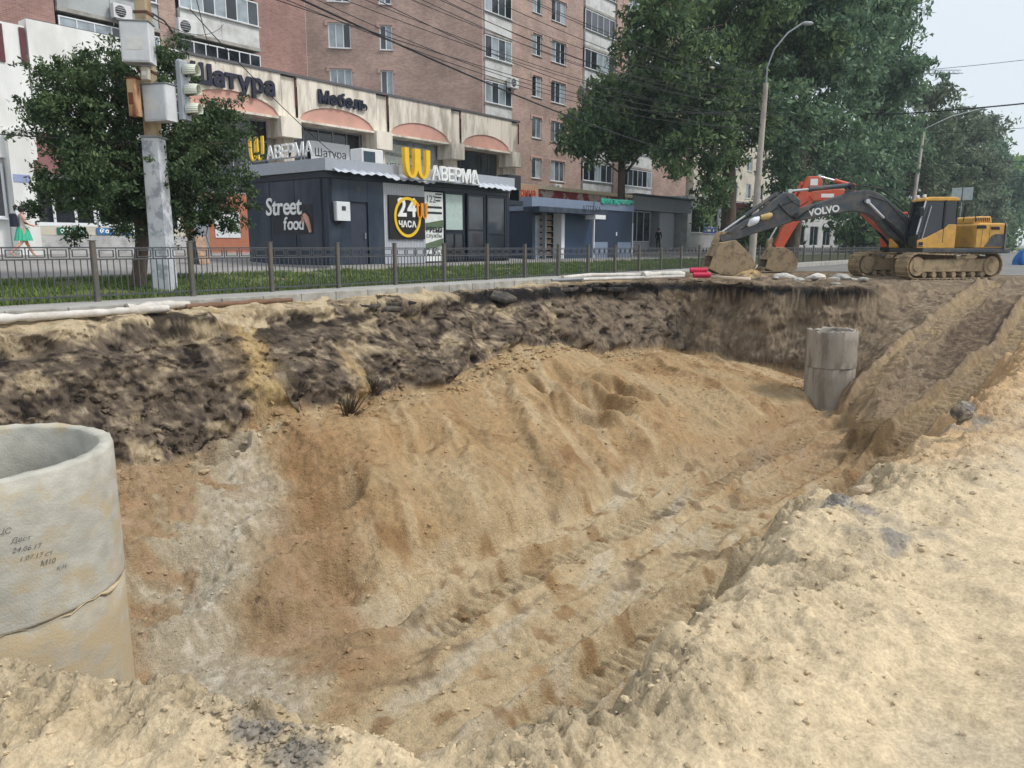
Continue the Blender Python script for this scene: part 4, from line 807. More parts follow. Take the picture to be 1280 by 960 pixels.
# ---------------------------------------------------------------- utility pole with its boxes
PX, PY = 9.15, 17.0
pole = thing('utility_pole', 'thick concrete utility pole with pale painted lower sleeve in front of the tree', 'pole', (PX, PY, .05), R(38))
b = MB(); b.loft([[(sx*.235, sy*.2, 0) for sx, sy in ((-1,-1),(1,-1),(1,1),(-1,1))], [(sx*.21, sy*.18, 3.35) for sx, sy in ((-1,-1),(1,-1),(1,1),(-1,1))]], True, True); bevel(b.build('sleeve', mat('flaking pale paint', S(196,200,206), .7, .08, 3, .15, 30, col2=S(140,146,156), c2amt=.8, c2scale=3.5, c2lo=.5, c2hi=.58), pole), .02)
b = MB(); b.loft([[(sx*.16, sy*.14, 3.2) for sx, sy in ((-1,-1),(1,-1),(1,1),(-1,1))], [(sx*.12, sy*.11, 10.5) for sx, sy in ((-1,-1),(1,-1),(1,1),(-1,1))]], True, True); bevel(b.build('shaft', mat('stained concrete shaft', S(172,156,128), .9, .15, 3, .3, 40, col2=S(120,84,66), c2amt=.7, c2scale=2.0), pole), .03)
b = MB(); b.box(-.24, .24, -.205, .205, 3.36, 3.39); b.build('sleeve_cap', GREYM, pole)
for z in (4.7, 5.0, 5.9): 
    b = MB(); b.box(-.165, .165, -.15, .15, z, z+.05); b.build('strap', mat('rusty strap', S(92,60,52), .8, .2), pole)
b = MB(); b.tube([(.15,0,6.05),(.8,-.1,6.0),(1.0,-.2,5.8)], .02, 6); b.build('bracket_arm', DARKG, pole)
def cabinet(name, label, loc, rz, w, d, h, m, trim=None):
    t = thing(name, label, 'cabinet', loc, rz, group='boxes on the utility pole'); b = MB(); b.bbox(-w/2, w/2, -d/2, d/2, 0, h, .02); b.build('case', m, t)
    q = MB(); q.box(-w/2+.03, w/2-.03, -d/2-.012, -d/2-.002, .03, h-.05); q.build('door', m, t)
    q = MB(); q.box(-w/2-.02, w/2+.02, -d/2-.02, d/2+.02, h+.003, h+.02); q.build('lid', trim or GREYM, t)
    q = MB(); q.box(-w*.3, w*.25, -d/2-.016, -d/2-.0125, h*.3, h*.62); q.build('plate', trim or WHITE, t)
    return t
CABW = mat('white cabinet paint', S(206,210,216), .45, .05, 2, col2=S(176,178,180), c2amt=.4, c2scale=3)
rz = R(38-90+8)
cabinet('cabinet', 'upper white cabinet strapped to the utility pole', (8.82, 16.7, 4.86), R(-44), .58, .42, .8, CABW)
cabinet('cabinet', 'lower white cabinet beside the traffic light on the pole', (9.16, 16.62, 3.72), R(-70), .62, .34, .75, CABW)
cabinet('small_meter', 'tiny beige meter box between the two white cabinets', (8.88, 16.6, 4.54), R(-52), .17, .12, .26, mat('beige meter', S(186,178,164), .6))
cabinet('rusty_box', 'narrow rusty box left of the lower white cabinet', (8.72, 16.85, 3.80), R(-60), .2, .2, .76, mat('rusty paint', S(196,160,124), .8, .1, 4, col2=S(120,66,46), c2amt=.9, c2scale=3, stretch=(1,1,.4)), mat('rust', S(120,70,50), .9))
# traffic light seen from behind / side
tl = thing('traffic_light', 'grey traffic light with three pale visors on the utility pole', 'traffic light', (9.58, 16.35, 3.78), R(-58)); TLG = mat('traffic light grey', S(150,158,168), .5, .1, 3); VIS = mat('pale visor', S(206,212,198), .5, .05)
b = MB(); b.bbox(-.1, .06, -.16, .16, 0, 1.24, .04); b.build('case', TLG, tl); b = MB(); b.box(-.13, -.102, -.05, .05, .05, 1.2); b.build('back_spine', TLG, tl)
for i in range(3):
    z = .22+.4*i; v = MB(); N = 14; rs = []
    for (xx, rr) in ((.062, .145), (.34, .12)): rs.append([(xx, rr*math.cos(R(-40)+R(260)*k/N), z+rr*math.sin(R(-40)+R(260)*k/N)) for k in range(N+1)])
    for k in range(N): v.add([rs[0][k], rs[1][k], rs[1][k+1], rs[0][k+1]], [(0,1,2,3)], True)
    vo = v.build('visor', VIS, tl); sm_ = vo.modifiers.new('t', 'SOLIDIFY'); sm_.thickness = .008
    q = MB(); q.lathe([(.13, 0), (.1, .03), (.02, .045)], (0,0,0), 18); q.build('lens', mat('dark lens', S(40,44,40), .2), vo, (.062, 0, z), (0, R(90), 0))
b = MB(); b.cyl((-.3,.05,.2),(0,.0,.2),.02,8); b.cyl((-.3,.05,1.0),(0,.0,1.0),.02,8); b.build('bracket', DARKG, tl)

# ---------------------------------------------------------------- overhead wires
WIRE = mat('black cable', S(34,34,40), .6, .05)
def wire(label, a, b_, sag, r=.012, n=18, cat='wire', group='overhead wires'):
    a, b_ = Vector(a), Vector(b_); pts = [a.lerp(b_, t/n)-Vector((0, 0, sag*4*(t/n)*(1-t/n))) for t in range(n+1)]
    m = MB(); m.tube(pts, r, 5, False); o = m.build('overhead_wire', WIRE); return tag(o, label, cat, group)
lampx, lampy = 41.2, 15.3
for i, (za, zb_, ya, sg_, r) in enumerate([(9.9, 8.8, 16.9, .9, .012), (9.5, 8.5, 17.1, 1.2, .012), (9.1, 8.3, 16.8, 1.2, .011), (8.7, 8.1, 17.0, .8, .011), (8.3, 7.7, 17.1, .9, .011), (7.9, 7.5, 17.0, .7, .011), (10.3, 9.2, 16.9, .8, .012), (7.2, 6.9, 17.0, .5, .012), (10.1, 9.3, 17.2, 1.9, .01), (8.0, 8.2, 16.9, 1.7, .011)]):
    wire('overhead wire along the street, '+['second highest at the concrete pole','third from the top at the concrete pole','fifth from the top at the concrete pole','sixth from the top at the concrete pole','seventh from the top at the concrete pole','next to lowest of the bundle at the concrete pole','highest of all at the concrete pole','lowest of the bundle at the concrete pole','high and slackest, sagging deepest','low start and deep sag across the windows'][i], (PX, ya, za), (lampx, lampy, zb_), sg_, r)
for i, (za, zb_, sg_) in enumerate([(9.7, 9.6, 1.5), (8.9, 7.9, 1.6), (7.5, 7.2, 1.1), (10.6, 9.9, 1.2)]): wire(['second slack','third slack','low slack','top slack'][i]+' wire of the bundle strung from the pole to the curved lamp', (PX, 16.95, za), (lampx, lampy, zb_), sg_, .012)
wire('thick black cable bundle sagging low across the brick house', (PX+.1, 16.8, 7.7), (46, 20.5, 6.3), .55, .03)
wire('slack wire hanging from the balcony down to the first kiosk roof', (10.6, 17.6, 6.5), (17.0, 20.2, 3.9), .15)
wire('short wire dropping to the dark Шатура letters', (11.2, 18.4, 7.4), (19.0, 29.9, 8.4), .3)
wire('slanting wire across the upper left balcony', (PX, 17.0, 6.0), (26, 39.9, 13.0), .5)
wire('thin cable strung across the white shop at the left edge', (-3, 20.0, 3.75), (PX, 17.1, 3.3), .2)
wire('thick crossing cable against the sky at the right', (66, 15.3, 10.9), (58, -12, 10.6), .5, .05)
wire('upper thin crossing wire against the sky at the right', (80, 15.3, 16.5), (75, -12, 16.3), .5, .022)
wire('middle thin crossing wire against the sky at the right', (80, 15.3, 11.0), (75, -12, 10.9), .4, .022)
wire('low thin crossing wire against the sky at the right', (95, 15.3, 9.6), (90, -12, 9.6), .4, .022)
wire('lowest thin crossing wire above the far tree tops at the right', (95, 15.3, 8.2), (90, -12, 7.9), .4, .022)
for i, (za, zb_) in enumerate([(8.9, 7.6), (8.5, 7.2), (8.1, 6.9), (7.3, 6.1)]): wire(['uppermost','second','third','lowest'][i]+' of the thin wires crossing the dark trees beyond the curved lamp', (lampx, lampy, za), (84, 15.4, zb_), .9, .02)

# ---------------------------------------------------------------- street lamps
LPC = mat('lamp post concrete', S(176,170,160), .9, .1, 3, .3, 40, col2=S(120,112,104), c2amt=.6, c2scale=1.6, stretch=(1,1,.4))
def lamp(label, base, top, rb, rt, arm, head_dir):
    t = thing('street_lamp', label, 'street lamp', base, group='street lamps along the fence'); d = Vector(top)-Vector(base)
    b = MB(); b.tube([(0,0,-.2), d*.5, d], [rb, (rb+rt)/2, rt], 12); b.build('post', LPC, t)
    a = MB(); a.tube([d-Vector((0,0,.5))]+[Vector(p)-Vector(base) for p in arm], [.06]+[.045]*len(arm), 8); a.build('arm', GREYM, t)
    e = Vector(arm[-1])-Vector(base); f = MB(); hd_ = Vector(head_dir).normalized(); f.tube([e, e+hd_*.15, e+hd_*.5, e+hd_*.62], [.05, .11, .10, .03], 10); f.build('lamp_head', GREYM, t); return t
lamp('tall concrete street lamp with curved arm beside the big tree trunk', (40.9, 15.25, -.1), (41.6, 15.25, 9.4), .2, .13, [(41.65,15.25,10.2), (41.85,15.0,11.1), (42.3,14.5,11.9), (42.9,14.0,12.4)], (.7,-.7,.05))
lamp('leaning lamp post with thin straight arm above the first excavator', (80.5, 15.25, -.1), (83.4, 15.25, 11.4), .24, .15, [(83.5,15.1,11.9), (86,13.5,13.1), (89,11.5,14.0)], (.8,-.6,.15))
lamp('distant thin lamp post at the right edge behind the counterweight', (158, 15.25, -.1), (166, 15.25, 10.0), .22, .16, [(166.2,15.1,10.4), (168,13,11.5)], (.8,-.6,.15))
cs = thing('crossing_sign', 'back of a pale double road sign above the excavator cab', 'sign', (62, 8.55, -.2)); b = MB(); b.cyl((0,0,0),(0,0,4.2),.04,8); b.build('post', GREYM, cs)
for s in (-1, 1):
    b = MB(); b.cbox((-.05, .34*s, 4.75),(.02,0,0),(0,.6,0),(0,0,.85)); b.build('plate', mat('pale sign back', S(186,196,196), .5), cs)
# tower crane jib far off
cr_ = thing('tower_crane', 'thin horizontal crane jib against the pale sky', 'crane', (260, 55, 0)); CRM = mat('crane steel', S(150,156,166), .6)
# ---------------------------------------------------------------- trees
def leafmat(name, c1, c2, c3):
    m = bpy.data.materials.new(name); m.use_nodes = True; n = m.node_tree.nodes; l = m.node_tree.links; b = n['Principled BSDF']
    b.inputs['Roughness'].default_value = .6; b.inputs['Specular IOR Level'].default_value = .3
    tc = n.new('ShaderNodeTexCoord'); no = n.new('ShaderNodeTexNoise'); no.inputs['Scale'].default_value = .7; no.inputs['Detail'].default_value = 4; l.new(tc.outputs['Object'], no.inputs[0])
    ge = n.new('ShaderNodeNewGeometry'); ad = n.new('ShaderNodeMath'); ad.operation = 'MULTIPLY_ADD'; ad.inputs[1].default_value = .5; l.new(ge.outputs['Random Per Island'], ad.inputs[0]); l.new(no.outputs[0], ad.inputs[2])
    cr = n.new('ShaderNodeValToRGB'); e = cr.color_ramp.elements; e[0].position = .45; e[0].color = (*c1, 1); e[1].position = 1.0; e[1].color = (*c3, 1); k = e.new(.72); k.color = (*c2, 1); l.new(ad.outputs[0], cr.inputs[0]); l.new(cr.outputs[0], b.inputs['Base Color'])
    tr = n.new('ShaderNodeBsdfTranslucent'); l.new(cr.outputs[0], tr.inputs[0]); mx = n.new('ShaderNodeMixShader'); mx.inputs[0].default_value = .3; l.new(b.outputs[0], mx.inputs[1]); l.new(tr.outputs[0], mx.inputs[2]); l.new(mx.outputs[0], n['Material Output'].inputs[0])
    return m
LEAF = leafmat('dark green leaves', S(58,80,58), S(88,114,78), S(130,152,102)); LEAF2 = leafmat('blue green leaves', S(66,92,76), S(98,128,102), S(136,162,124)); LEAF3 = leafmat('light green leaves', S(96,124,72), S(126,152,88), S(150,172,104))
LEAF0 = leafmat('deep green leaves', S(48,66,48), S(70,92,62), S(104,124,82))
LEAFD = leafmat('grey green leaves', S(70,84,66), S(96,112,88), S(126,136,108))  # greyer green for the thin tree, the far bluish tree and one shrub
BARK = mat('grey brown bark', S(96,84,74), .95, .2, 4, .6, 25, col2=S(60,52,48), c2amt=.7, c2scale=3, stretch=(1,1,.3))
def tree(name, label, base, top, r0, lobes, nleaf, size, seed, leaf, group, dens=1.0, spread=.55, trunkmat=None, droop=.25):
    rg = np.random.RandomState(seed); t = thing(name, label, 'tree', base, group=group); B = np.array(base, float)
    L = np.array(lobes, float); ex = L.copy(); ex[:, 1] += L[:, 3]*spread*rg.choice([-1, 1], len(L)); ex[:, 0] += rg.normal(0, .35, len(L))*L[:, 3]; ex[:, 3] *= .85; ex[:, 2] += rg.normal(0, .2, len(L))*L[:, 3]
    qi = rg.choice(len(L), 3*len(L), p=L[:, 3]/L[:, 3].sum()); dv = rg.normal(0, 1, (len(qi), 3))*np.array([1, .8, 1]); dv /= np.linalg.norm(dv, axis=1)[:, None]; sp_ = np.hstack([L[qi, :3]+dv*L[qi, 3:4]*rg.uniform(1.0, 1.3, (len(qi), 1)), L[qi, 3:4]*rg.uniform(.16, .32, (len(qi), 1))])
    A = np.vstack([L, ex, sp_]); vol = A[:, 3]**2.2; vol[-len(sp_):] *= 2.5; pick = rg.choice(len(A), int(nleaf/38*dens), p=vol/vol.sum())
    # clumps near the skin of the lobes, some inside
    d = rg.normal(0, 1, (len(pick), 3)); d /= np.linalg.norm(d, axis=1)[:, None]; rad = A[pick, 3]*(rg.rand(len(pick))**.38)*(1.0+.22*rg.normal(0, 1, len(pick)))
    cc = A[pick, :3]+d*rad[:, None]*np.array([1.05, 1.05, .9]); rc = size*(1.8+1.9*rg.rand(len(pick)))
    k = 38; P = cc[:, None]+rg.normal(0, .5, (len(pick), k, 3))*rc[:, None, None]*np.array([1, 1, .62]); P[..., 2] -= droop*np.abs(rg.normal(0, 1, P.shape[:2]))*rc[:, None]; P = P.reshape(-1, 3); n = len(P)
    a = rg.normal(0, 1, (n, 3)); a[:, 2] -= .5; a /= np.linalg.norm(a, axis=1)[:, None]; b = np.cross(a, rg.normal(0, 1, (n, 3))+np.array([0, 0, 1.2])); b /= np.linalg.norm(b, axis=1)[:, None]+1e-6; c = np.cross(a, b)
    s = (size*(.55+.7*rg.rand(n)))[:, None]; V = np.stack([P-a*s, P+b*s*.42+c*s*.12, P+a*s, P-b*s*.42+c*s*.12], 1)-B
    me = bpy.data.meshes.new('crown'); me.vertices.add(4*n); me.vertices.foreach_set('co', V.astype(np.float32).ravel()); me.loops.add(4*n); me.loops.foreach_set('vertex_index', np.arange(4*n, dtype=np.int32)); me.polygons.add(n); me.polygons.foreach_set('loop_start', np.arange(0, 4*n, 4, dtype=np.int32)); me.polygons.foreach_set('loop_total', np.full(n, 4, np.int32)); me.update(calc_edges=True); me.materials.append(leaf); link('crown', me, t)
    tk = MB(); T = Vector(top)-Vector(base); j = Vector((.12*r0*5, 0, 0)); tk.tube([(0,0,-.3), (0,0,.15), T*.35+j, T*.7-j, T], [r0*1.35, r0*1.05, r0*.9, r0*.75, r0*.5], 12)
    to = tk.build('trunk', trunkmat or BARK, t)
    lb = MB()
    for i, q in enumerate(L):
        e = Vector(q[:3])-Vector(base); f = T*rg.uniform(.55, .95); mid = f.lerp(e, .5)+Vector(rg.normal(0, .12, 3))*q[3]+Vector((0, 0, .12*q[3])); rr = r0*rg.uniform(.22, .42)
        lb.tube([f, f.lerp(mid, .5)+Vector(rg.normal(0, .06, 3))*q[3], mid, e], [rr, rr*.8, rr*.6, rr*.2], 7)
        for h in range(3):
            e2 = e+Vector(rg.normal(0, .6, 3))*q[3]; lb.tube([mid.lerp(e, .3+.2*h), mid.lerp(e2, .7), e2], [rr*.35, rr*.22, rr*.06], 5)
    lb.build('limbs', trunkmat or BARK, t)
    return t
T0=[(9.3,18.0,4.1,1.4),(8.2,18.0,3.8,1.0),(7.7,18.0,3.1,0.8),(8.7,18.0,2.6,1.2),(7.4,18.0,3.8,0.5),(10.1,18.0,3.3,1.1),(11.3,18.0,3.2,1.0),(11.5,18.0,2.2,0.8),(10.4,18.0,2.1,1.0),(8.1,18.0,2.2,0.8),(9.0,18.0,4.9,0.8),(8.1,18.0,4.4,0.6),(10.2,18.0,5.3,0.6),(11.4,18.0,4.2,0.7),(9.3,18.0,2.0,0.8)]
T1=[(42.1,25.0,8.5,2.0),(39.8,25.0,7.6,1.4),(44.9,25.0,10.6,2.0),(38.5,25.0,7.1,0.7),(46.6,25.0,8.3,1.9),(49.9,25.0,11.0,2.3),(43.1,25.0,7.2,1.3),(41.5,25.0,10.3,1.0)]
T2=[(40.1,19.5,11.7,2.4),(45.7,19.5,14.7,2.8),(44.0,19.5,10.0,2.4),(37.7,19.5,12.6,1.7),(41.8,19.5,7.1,1.5),(44.6,19.5,4.4,1.3),(47.7,19.5,8.7,2.1),(53.2,19.5,14.2,3.2),(43.6,19.5,3.0,0.8),(39.8,19.5,15.4,2.5),(48.3,19.5,18.5,3.4),(46.8,19.5,6.2,1.1),(40.7,19.5,5.1,0.6)]
T3=[(54.7,18.0,16.0,3.5),(59.0,18.0,12.7,3.8),(53.8,18.0,8.3,2.6),(65.0,18.0,9.2,3.5),(62.1,18.0,16.0,3.5),(56.9,18.0,5.6,2.0),(69.5,18.0,5.8,2.4),(53.9,18.0,19.7,3.6),(49.6,18.0,10.2,2.2),(63.0,18.0,4.2,1.4)]
T4=[(60.4,15.5,17.3,3.1),(67.0,15.5,17.8,2.0),(66.3,15.5,14.1,3.1),(69.8,15.5,11.8,2.5),(65.9,15.5,8.2,3.1),(76,15.5,8.2,2.3),(69.6,15.5,5.0,2.1),(55.9,15.5,18.7,3.1),(72,15.5,10.2,2.0),(71.5,15.5,20.5,0.8),(70.5,15.5,17.5,0.8)]
T5=[(97.3,17.0,16.8,2.1),(105.2,17.0,15.6,2.1),(90.4,17.0,14.4,1.6),(96.3,17.0,11.5,2.6),(112.0,17.0,12.0,2.8),(103.5,17.0,7.2,3.0),(118.5,17.0,6.9,2.6),(91.5,17.0,7.8,2.1)]
T6=[(121.9,17.0,15.2,2.6),(131.0,17.0,17.5,2.1),(119.4,17.0,10.6,3.4),(144.3,17.0,12.4,3.3),(133.3,17.0,7.0,3.1),(113.0,17.0,5.5,2.4)]
T7=[(150.4,17.0,14.7,2.9),(167.2,17.0,11.9,3.8),(144.0,17.0,8.1,3.0),(169.1,17.0,7.5,2.9)]
T8=[(185.9,17.0,15.8,2.9),(207.2,17.0,12.9,4.2),(185.4,17.0,8.0,3.2),(225.5,17.0,18.2,4.2)]
T9=[(255.0,17.0,16.1,3.4),(237.8,17.0,9.9,3.6),(311.8,17.0,14.2,4.7)]
GT = 'trees along the street'
tree('leafy_tree', 'bushy dark green tree behind the utility pole', (9.05, 18.0, .1), (9.3, 18.0, 3.4), .16, T0, 66000, .06, 21, LEAF0, GT, spread=.45)
tree('street_tree', 'drooping tree crown in front of the brick house beside the blue kiosk', (43.5, 25.0, .5), (44.2, 25.0, 8.5), .28, T1, 28000, .19, 22, LEAF, GT)
tree('street_tree', 'huge dark tree behind the curved street lamp', (48.0, 19.5, .3), (46.8, 19.5, 12.5), .48, T2, 50000, .2, 23, LEAF, GT)
tree('street_tree', 'tall dense tree behind the excavator booms', (58.0, 18.6, .2), (58.5, 18.3, 12), .45, T3, 46000, .25, 24, LEAF2, GT)
T4 = [(x*1.2, y*1.2, 1.1+(z-1.1)*1.2, r*1.02) for x, y, z, r in T4]
tree('street_tree', 'tall tree whose crown reaches out to the pale sky', (82.0, 19.6, .1), (82.5, 19.0, 15), .45, T4, 46000, .29, 25, LEAF2, GT)
tree('street_tree', 'thin airy tree behind the leaning lamp post', (98, 17.2, 0), (99, 17, 13), .4, T5, 22000, .34, 26, LEAFD, GT, dens=.8)
tree('street_tree', 'far bluish tree right of the leaning lamp post', (126, 17.2, 0), (127, 17, 12), .4, T6, 26000, .4, 27, LEAFD, GT)
tree('street_tree', 'far round tree above the excavator counterweight', (156, 17.2, 0), (157, 17, 11), .4, T7, 18000, .5, 28, LEAF2, GT)
tree('street_tree', 'light green tree at the right edge of the street', (196, 17.2, 0), (197, 17, 12), .4, T8, 18000, .55, 29, LEAF3, GT)
tree('street_tree', 'farthest light green tree near the end of the street', (258, 17.2, 0), (260, 17, 12), .4, T9, 12000, .7, 30, LEAF3, GT)
# undergrowth below the row
def shrub(label, lobes, n, size, seed, leaf): return tree('shrub', label, (lobes[0][0], lobes[0][1], 0), (lobes[0][0], lobes[0][1], lobes[0][2]*.6), .06, lobes, n, size, seed, leaf, 'shrubs under the trees')
shrub('dark shrub under the trees behind the booms', [(60,22,2.0,2.2),(63,22,2.4,2.4),(57,22,1.7,1.8)], 9000, .24, 41, LEAF)
shrub('dark shrub behind the excavator cab', [(84,19,2.4,2.8),(89,19,2.8,3),(80,19,2.0,2.4)], 9000, .34, 42, LEAF)
shrub('dark shrub behind the excavator engine hood', [(110,18.5,2.8,3.4),(120,18.5,3.0,3.6),(102,18.5,2.4,3)], 9000, .42, 43, LEAFD)
shrub('dark hedge far along the street', [(140,18,3.2,4),(152,18,3.4,4),(166,18,3.2,4),(182,18,3.2,4)], 9000, .55, 44, LEAF)
# small plants rooted on the pit slope
def tuft(label, x, y, s, seed):
    rg = random.Random(seed); m = MB(); z = gz(x, y)
    for i in range(70):
        a = rg.random()*6.28; h = s*(.4+rg.random()*.8); r = s*.8*rg.random(); p = Vector((x+math.cos(a)*r*.5, y+math.sin(a)*r*.5, z-.02)); q = p+Vector((math.cos(a)*r, math.sin(a)*r-.3*h, h*.8)); w_ = Vector((-math.sin(a), math.cos(a), 0))*.018
        m.add([p-w_, p+w_, q+w_*.6, q-w_*.6], [(0,1,2,3)])
    o = m.build('grass_tuft', mat('dry weed', S(84,74,56), .9, .3, 8)); return tag(o, label, 'plant', 'roots and turf on the bank')
tuft('dark clump of turf hanging at the foot of the cut bank', 9.9, 11.7, .42, 1); tuft('ragged turf clump higher on the cut bank', 11.2, 12.5, .35, 2)
# ---------------------------------------------------------------- excavators
MUD = S(150,130,104)
def paint(name, col, mud=.35, lo=.44, hi=.68): return mat(name, col, .55, .12, 3.5, .08, 40, col2=MUD, c2amt=mud*1.7, c2scale=3.2, c2lo=lo, c2hi=hi)
EXY = paint('machine yellow', S(222,172,84), .3); EXG = paint('machine grey', S(72,80,88), .25); EXD = mat('black steel', S(38,40,44), .55, .1, 3); EXM = mat('muddy steel', S(170,150,120), .9, .14, 3, .5, 30, col2=S(84,72,60), c2amt=.7, c2scale=3); EXO = paint('machine orange red', S(204,84,58), .3); CHR = mat('bright rod', S(200,204,208), .25, .05, metal=.6); CGL = glassmat('cab glass', S(34,40,48), .08, .4, 2)
GRW = mat('decal white', S(232,234,234), .5, .03); RUB = mat('black hose', S(28,28,30), .6)
def plate(par, name, poly, y0, y1, m, bv=.03):
    b = MB(); b.prism(poly, y0, y1); o = b.build(name, m, par, fix=True); return bevel(o, bv, 2)
def cylinder(par, a, b_, split, r, rr, body, off=0, name='hydraulic_cylinder'):
    a = Vector((a[0], off, a[1])); b_ = Vector((b_[0], off, b_[1])); s = a.lerp(b_, split); m = MB(); m.cyl(a, s, r, 14); m.cyl(s-(s-a).normalized()*.08, s, r*1.18, 14); m.cyl(a-Vector((0, r*1.1, 0)), a+Vector((0, r*1.1, 0)), r*1.1, 12); o = m.build(name, body, par)
    q = MB(); q.cyl(s, b_, rr, 12); q.cyl(b_-Vector((0, r*1.1, 0)), b_+Vector((0, r*1.1, 0)), rr*1.7, 12); q.build('rod', CHR, o); return o
def crawler(root, rot, yoff, m, L=4.4, H=.95, W=.6, xo=0.0):
    """one crawler: shoes round a frame, idler, sprocket, rollers"""
    def pt(s):
        r = H/2; st = L-2*r; per = 2*st+2*math.pi*r; s %= per
        if s < st: return (-st/2+s, 0.0, 0.0)
        s -= st
        if s < math.pi*r: a = s/r; return (st/2+r*math.sin(a), r-r*math.cos(a), a)
        s -= math.pi*r
        if s < st: return (st/2-s, H-.05*math.sin(math.pi*s/st), math.pi)
        s -= st; a = s/r; return (-st/2-r*math.sin(a), r+r*math.cos(a), math.pi+a)
    r = H/2; per = 2*(L-2*r)+2*math.pi*r; n = int(per/.19); b = MB(); ca, sa = math.cos(rot), math.sin(rot); fx = lambda x, y, z: (x*ca-y*sa+xo, x*sa+y*ca, z)
    for i in range(n):
        x, z, a = pt(i*per/n); c, s_ = math.cos(a), math.sin(a)
        for (dx, h0, h1) in ((.088, 0, .035), (.018, -.03, .0)):
            vs = []
            for yy in (yoff-W/2, yoff+W/2):
                for (u, v) in ((-dx, h0), (dx, h0), (dx, h1), (-dx, h1)): vs.append(fx(x+u*c-v*s_, yy, z+.03+u*s_+v*c))
            b.add(vs, [(0,1,2,3),(7,6,5,4),(0,4,5,1),(1,5,6,2),(2,6,7,3),(3,7,4,0)])
    t = b.build('track', m, root); tag(t, kind='stuff')
    f = MB(); f.prism([(-1.6,.28),(1.6,.28),(1.75,.5),(1.5,.72),(-1.5,.76),(-1.7,.5)], yoff-.2, yoff+.2, fx); bevel(f.build('track_frame', m, root, fix=True), .03)
    for (x, rr, nm) in ((L/2-H/2, .34, 'idler'), (-L/2+H/2, .36, 'sprocket')):
        q = MB(); q.cyl(fx(x, yoff-.26, H/2+.02), fx(x, yoff+.26, H/2+.02), rr, 22); q.cyl(fx(x, yoff-.29, H/2+.02), fx(x, yoff+.29, H/2+.02), rr*.55, 18); q.build(nm, m, root)
    for k in range(7):
        x = -1.35+2.7*k/6; q = MB(); q.cyl(fx(x, yoff-.25, .18), fx(x, yoff+.25, .18), .1, 12); q.build('roller', m, root)
def bucket(par, o, poly, w, m, teeth):
    """side plates, curved back and teeth"""
    for s in (-1, 1): plate(par, 'bucket_side', poly, s*w/2-.02, s*w/2+.02, m, .005)
    n = len(poly); b = MB(); sk = teeth[2]
    for i in range(n):
        if i in sk: continue
        (x1, z1), (x2, z2) = poly[i], poly[(i+1) % n]; d = Vector((x2-x1, 0, z2-z1)); nn = Vector((-d.z, 0, d.x)).normalized()*.03
        b.cbox(((x1+x2)/2, 0, (z1+z2)/2), d*1.02, (0, w-.03, 0), nn*1.2)
    b.build('bucket_shell', m, par)
    for k in range(5):
        q = MB(); y = -w/2+.08+(w-.16)*k/4; t0 = Vector((teeth[0][0], y, teeth[0][1])); t1 = Vector((teeth[1][0], y, teeth[1][1])); q.tube([t0, t0.lerp(t1, .5), t1], [.06, .05, .015], 6); q.build('tooth', m, par)
def upper(root, body, dark, kl=1.0):
    n0 = len(root.children)
    b = MB(); b.prism([(-1.95,.98),(1.3,.98),(1.3,1.14),(-1.95,1.14)], -1.3, 1.32); bevel(b.build('deck', dark, root, fix=True), .03)
    b = MB(); b.cyl((0,0,.7),(0,0,.98),.62,24); b.build('slew_ring', EXM, root); b = MB(); b.box(-.9,.9,-.9,.9,.42,.7); bevel(b.build('car_body', EXM, root), .05)
    plate(root, 'engine_hood', [(-2.3,1.15),(-.62,1.15),(-.62,1.98),(-.8,2.06),(-2.3,2.06)], -1.25, 1.30, body, .05)
    b = MB(); b.prism([(-2.31,1.20),(-1.15,1.20),(-1.32,1.34),(-1.55,1.60),(-1.75,1.66),(-2.31,1.66)], 1.301, 1.315); b.build('grey_side_panel', dark, root, fix=True)
    b = MB(); b.prism([(-2.0,1.82),(-1.5,1.82),(-1.46,1.93),(-1.95,1.93)], 1.301, 1.318); b.build('side_vent', EXD, root, fix=True)
    for x in (-.63, -.98, -1.42): q = MB(); q.box(x-.006, x+.006, 1.3005, 1.306, 1.2, 2.0); q.build('panel_gap', EXD, root)
    b = MB(); b.prism([(-.64,1.86),(-1.2,1.86),(-1.16,1.98),(-.64,1.98)], 1.301, 1.316); b.build('model_plate', EXD, root, fix=True)
    b = MB(); b.prism([(-1.9,2.065),(-.75,2.065),(-.85,2.26),(-1.05,2.32),(-1.8,2.32)], -.5, .9); bevel(b.build('engine_cover', body, root, fix=True), .05)
    for k in range(8): q = MB(); q.box(-1.72+k*.11, -1.66+k*.11, .9, .91, 2.12, 2.27); q.build('louvre', EXD, root)
    rs = []
    for (z, i) in ((1.0, .06), (1.1, 0), (1.95, 0), (2.08, .08)):
        r_ = []
        for (x, y) in ((-2.31,-1.35+i),(-2.75+i,-1.3+i),(-3.0+i,-.9+i),(-3.08+i,0),(-3.0+i,.9-i),(-2.75+i,1.3-i),(-2.31,1.35-i)): r_.append((x, y, z))
        rs.append(r_)
    b = MB(); b.loft(rs, True, True); b.build('counterweight', dark, root, fix=True)
    # handrail
    b = MB(); b.tube([(-.6,-1.2,2.0),(-.6,-1.2,2.6),(.7,-1.2,2.55),(.75,-1.2,1.3)], .02, 6); b.build('handrail', EXD, root)
    b = MB(); b.box(-.55, 1.35, -1.3, -.55, 1.15, 1.7); bevel(b.build('tool_box', body, root), .06)
    for o in root.children:
        if o.name.split('.')[0] in ('engine_hood','grey_side_panel','side_vent','panel_gap','model_plate','engine_cover','louvre','counterweight'):
            o.scale = (kl, 1, 1); o.location.x = -.62+.62*kl
            if o.name.startswith('counterweight'): o.scale.x = .22; o.location.x = -.62-(2.31-.62)*kl+2.31*.22
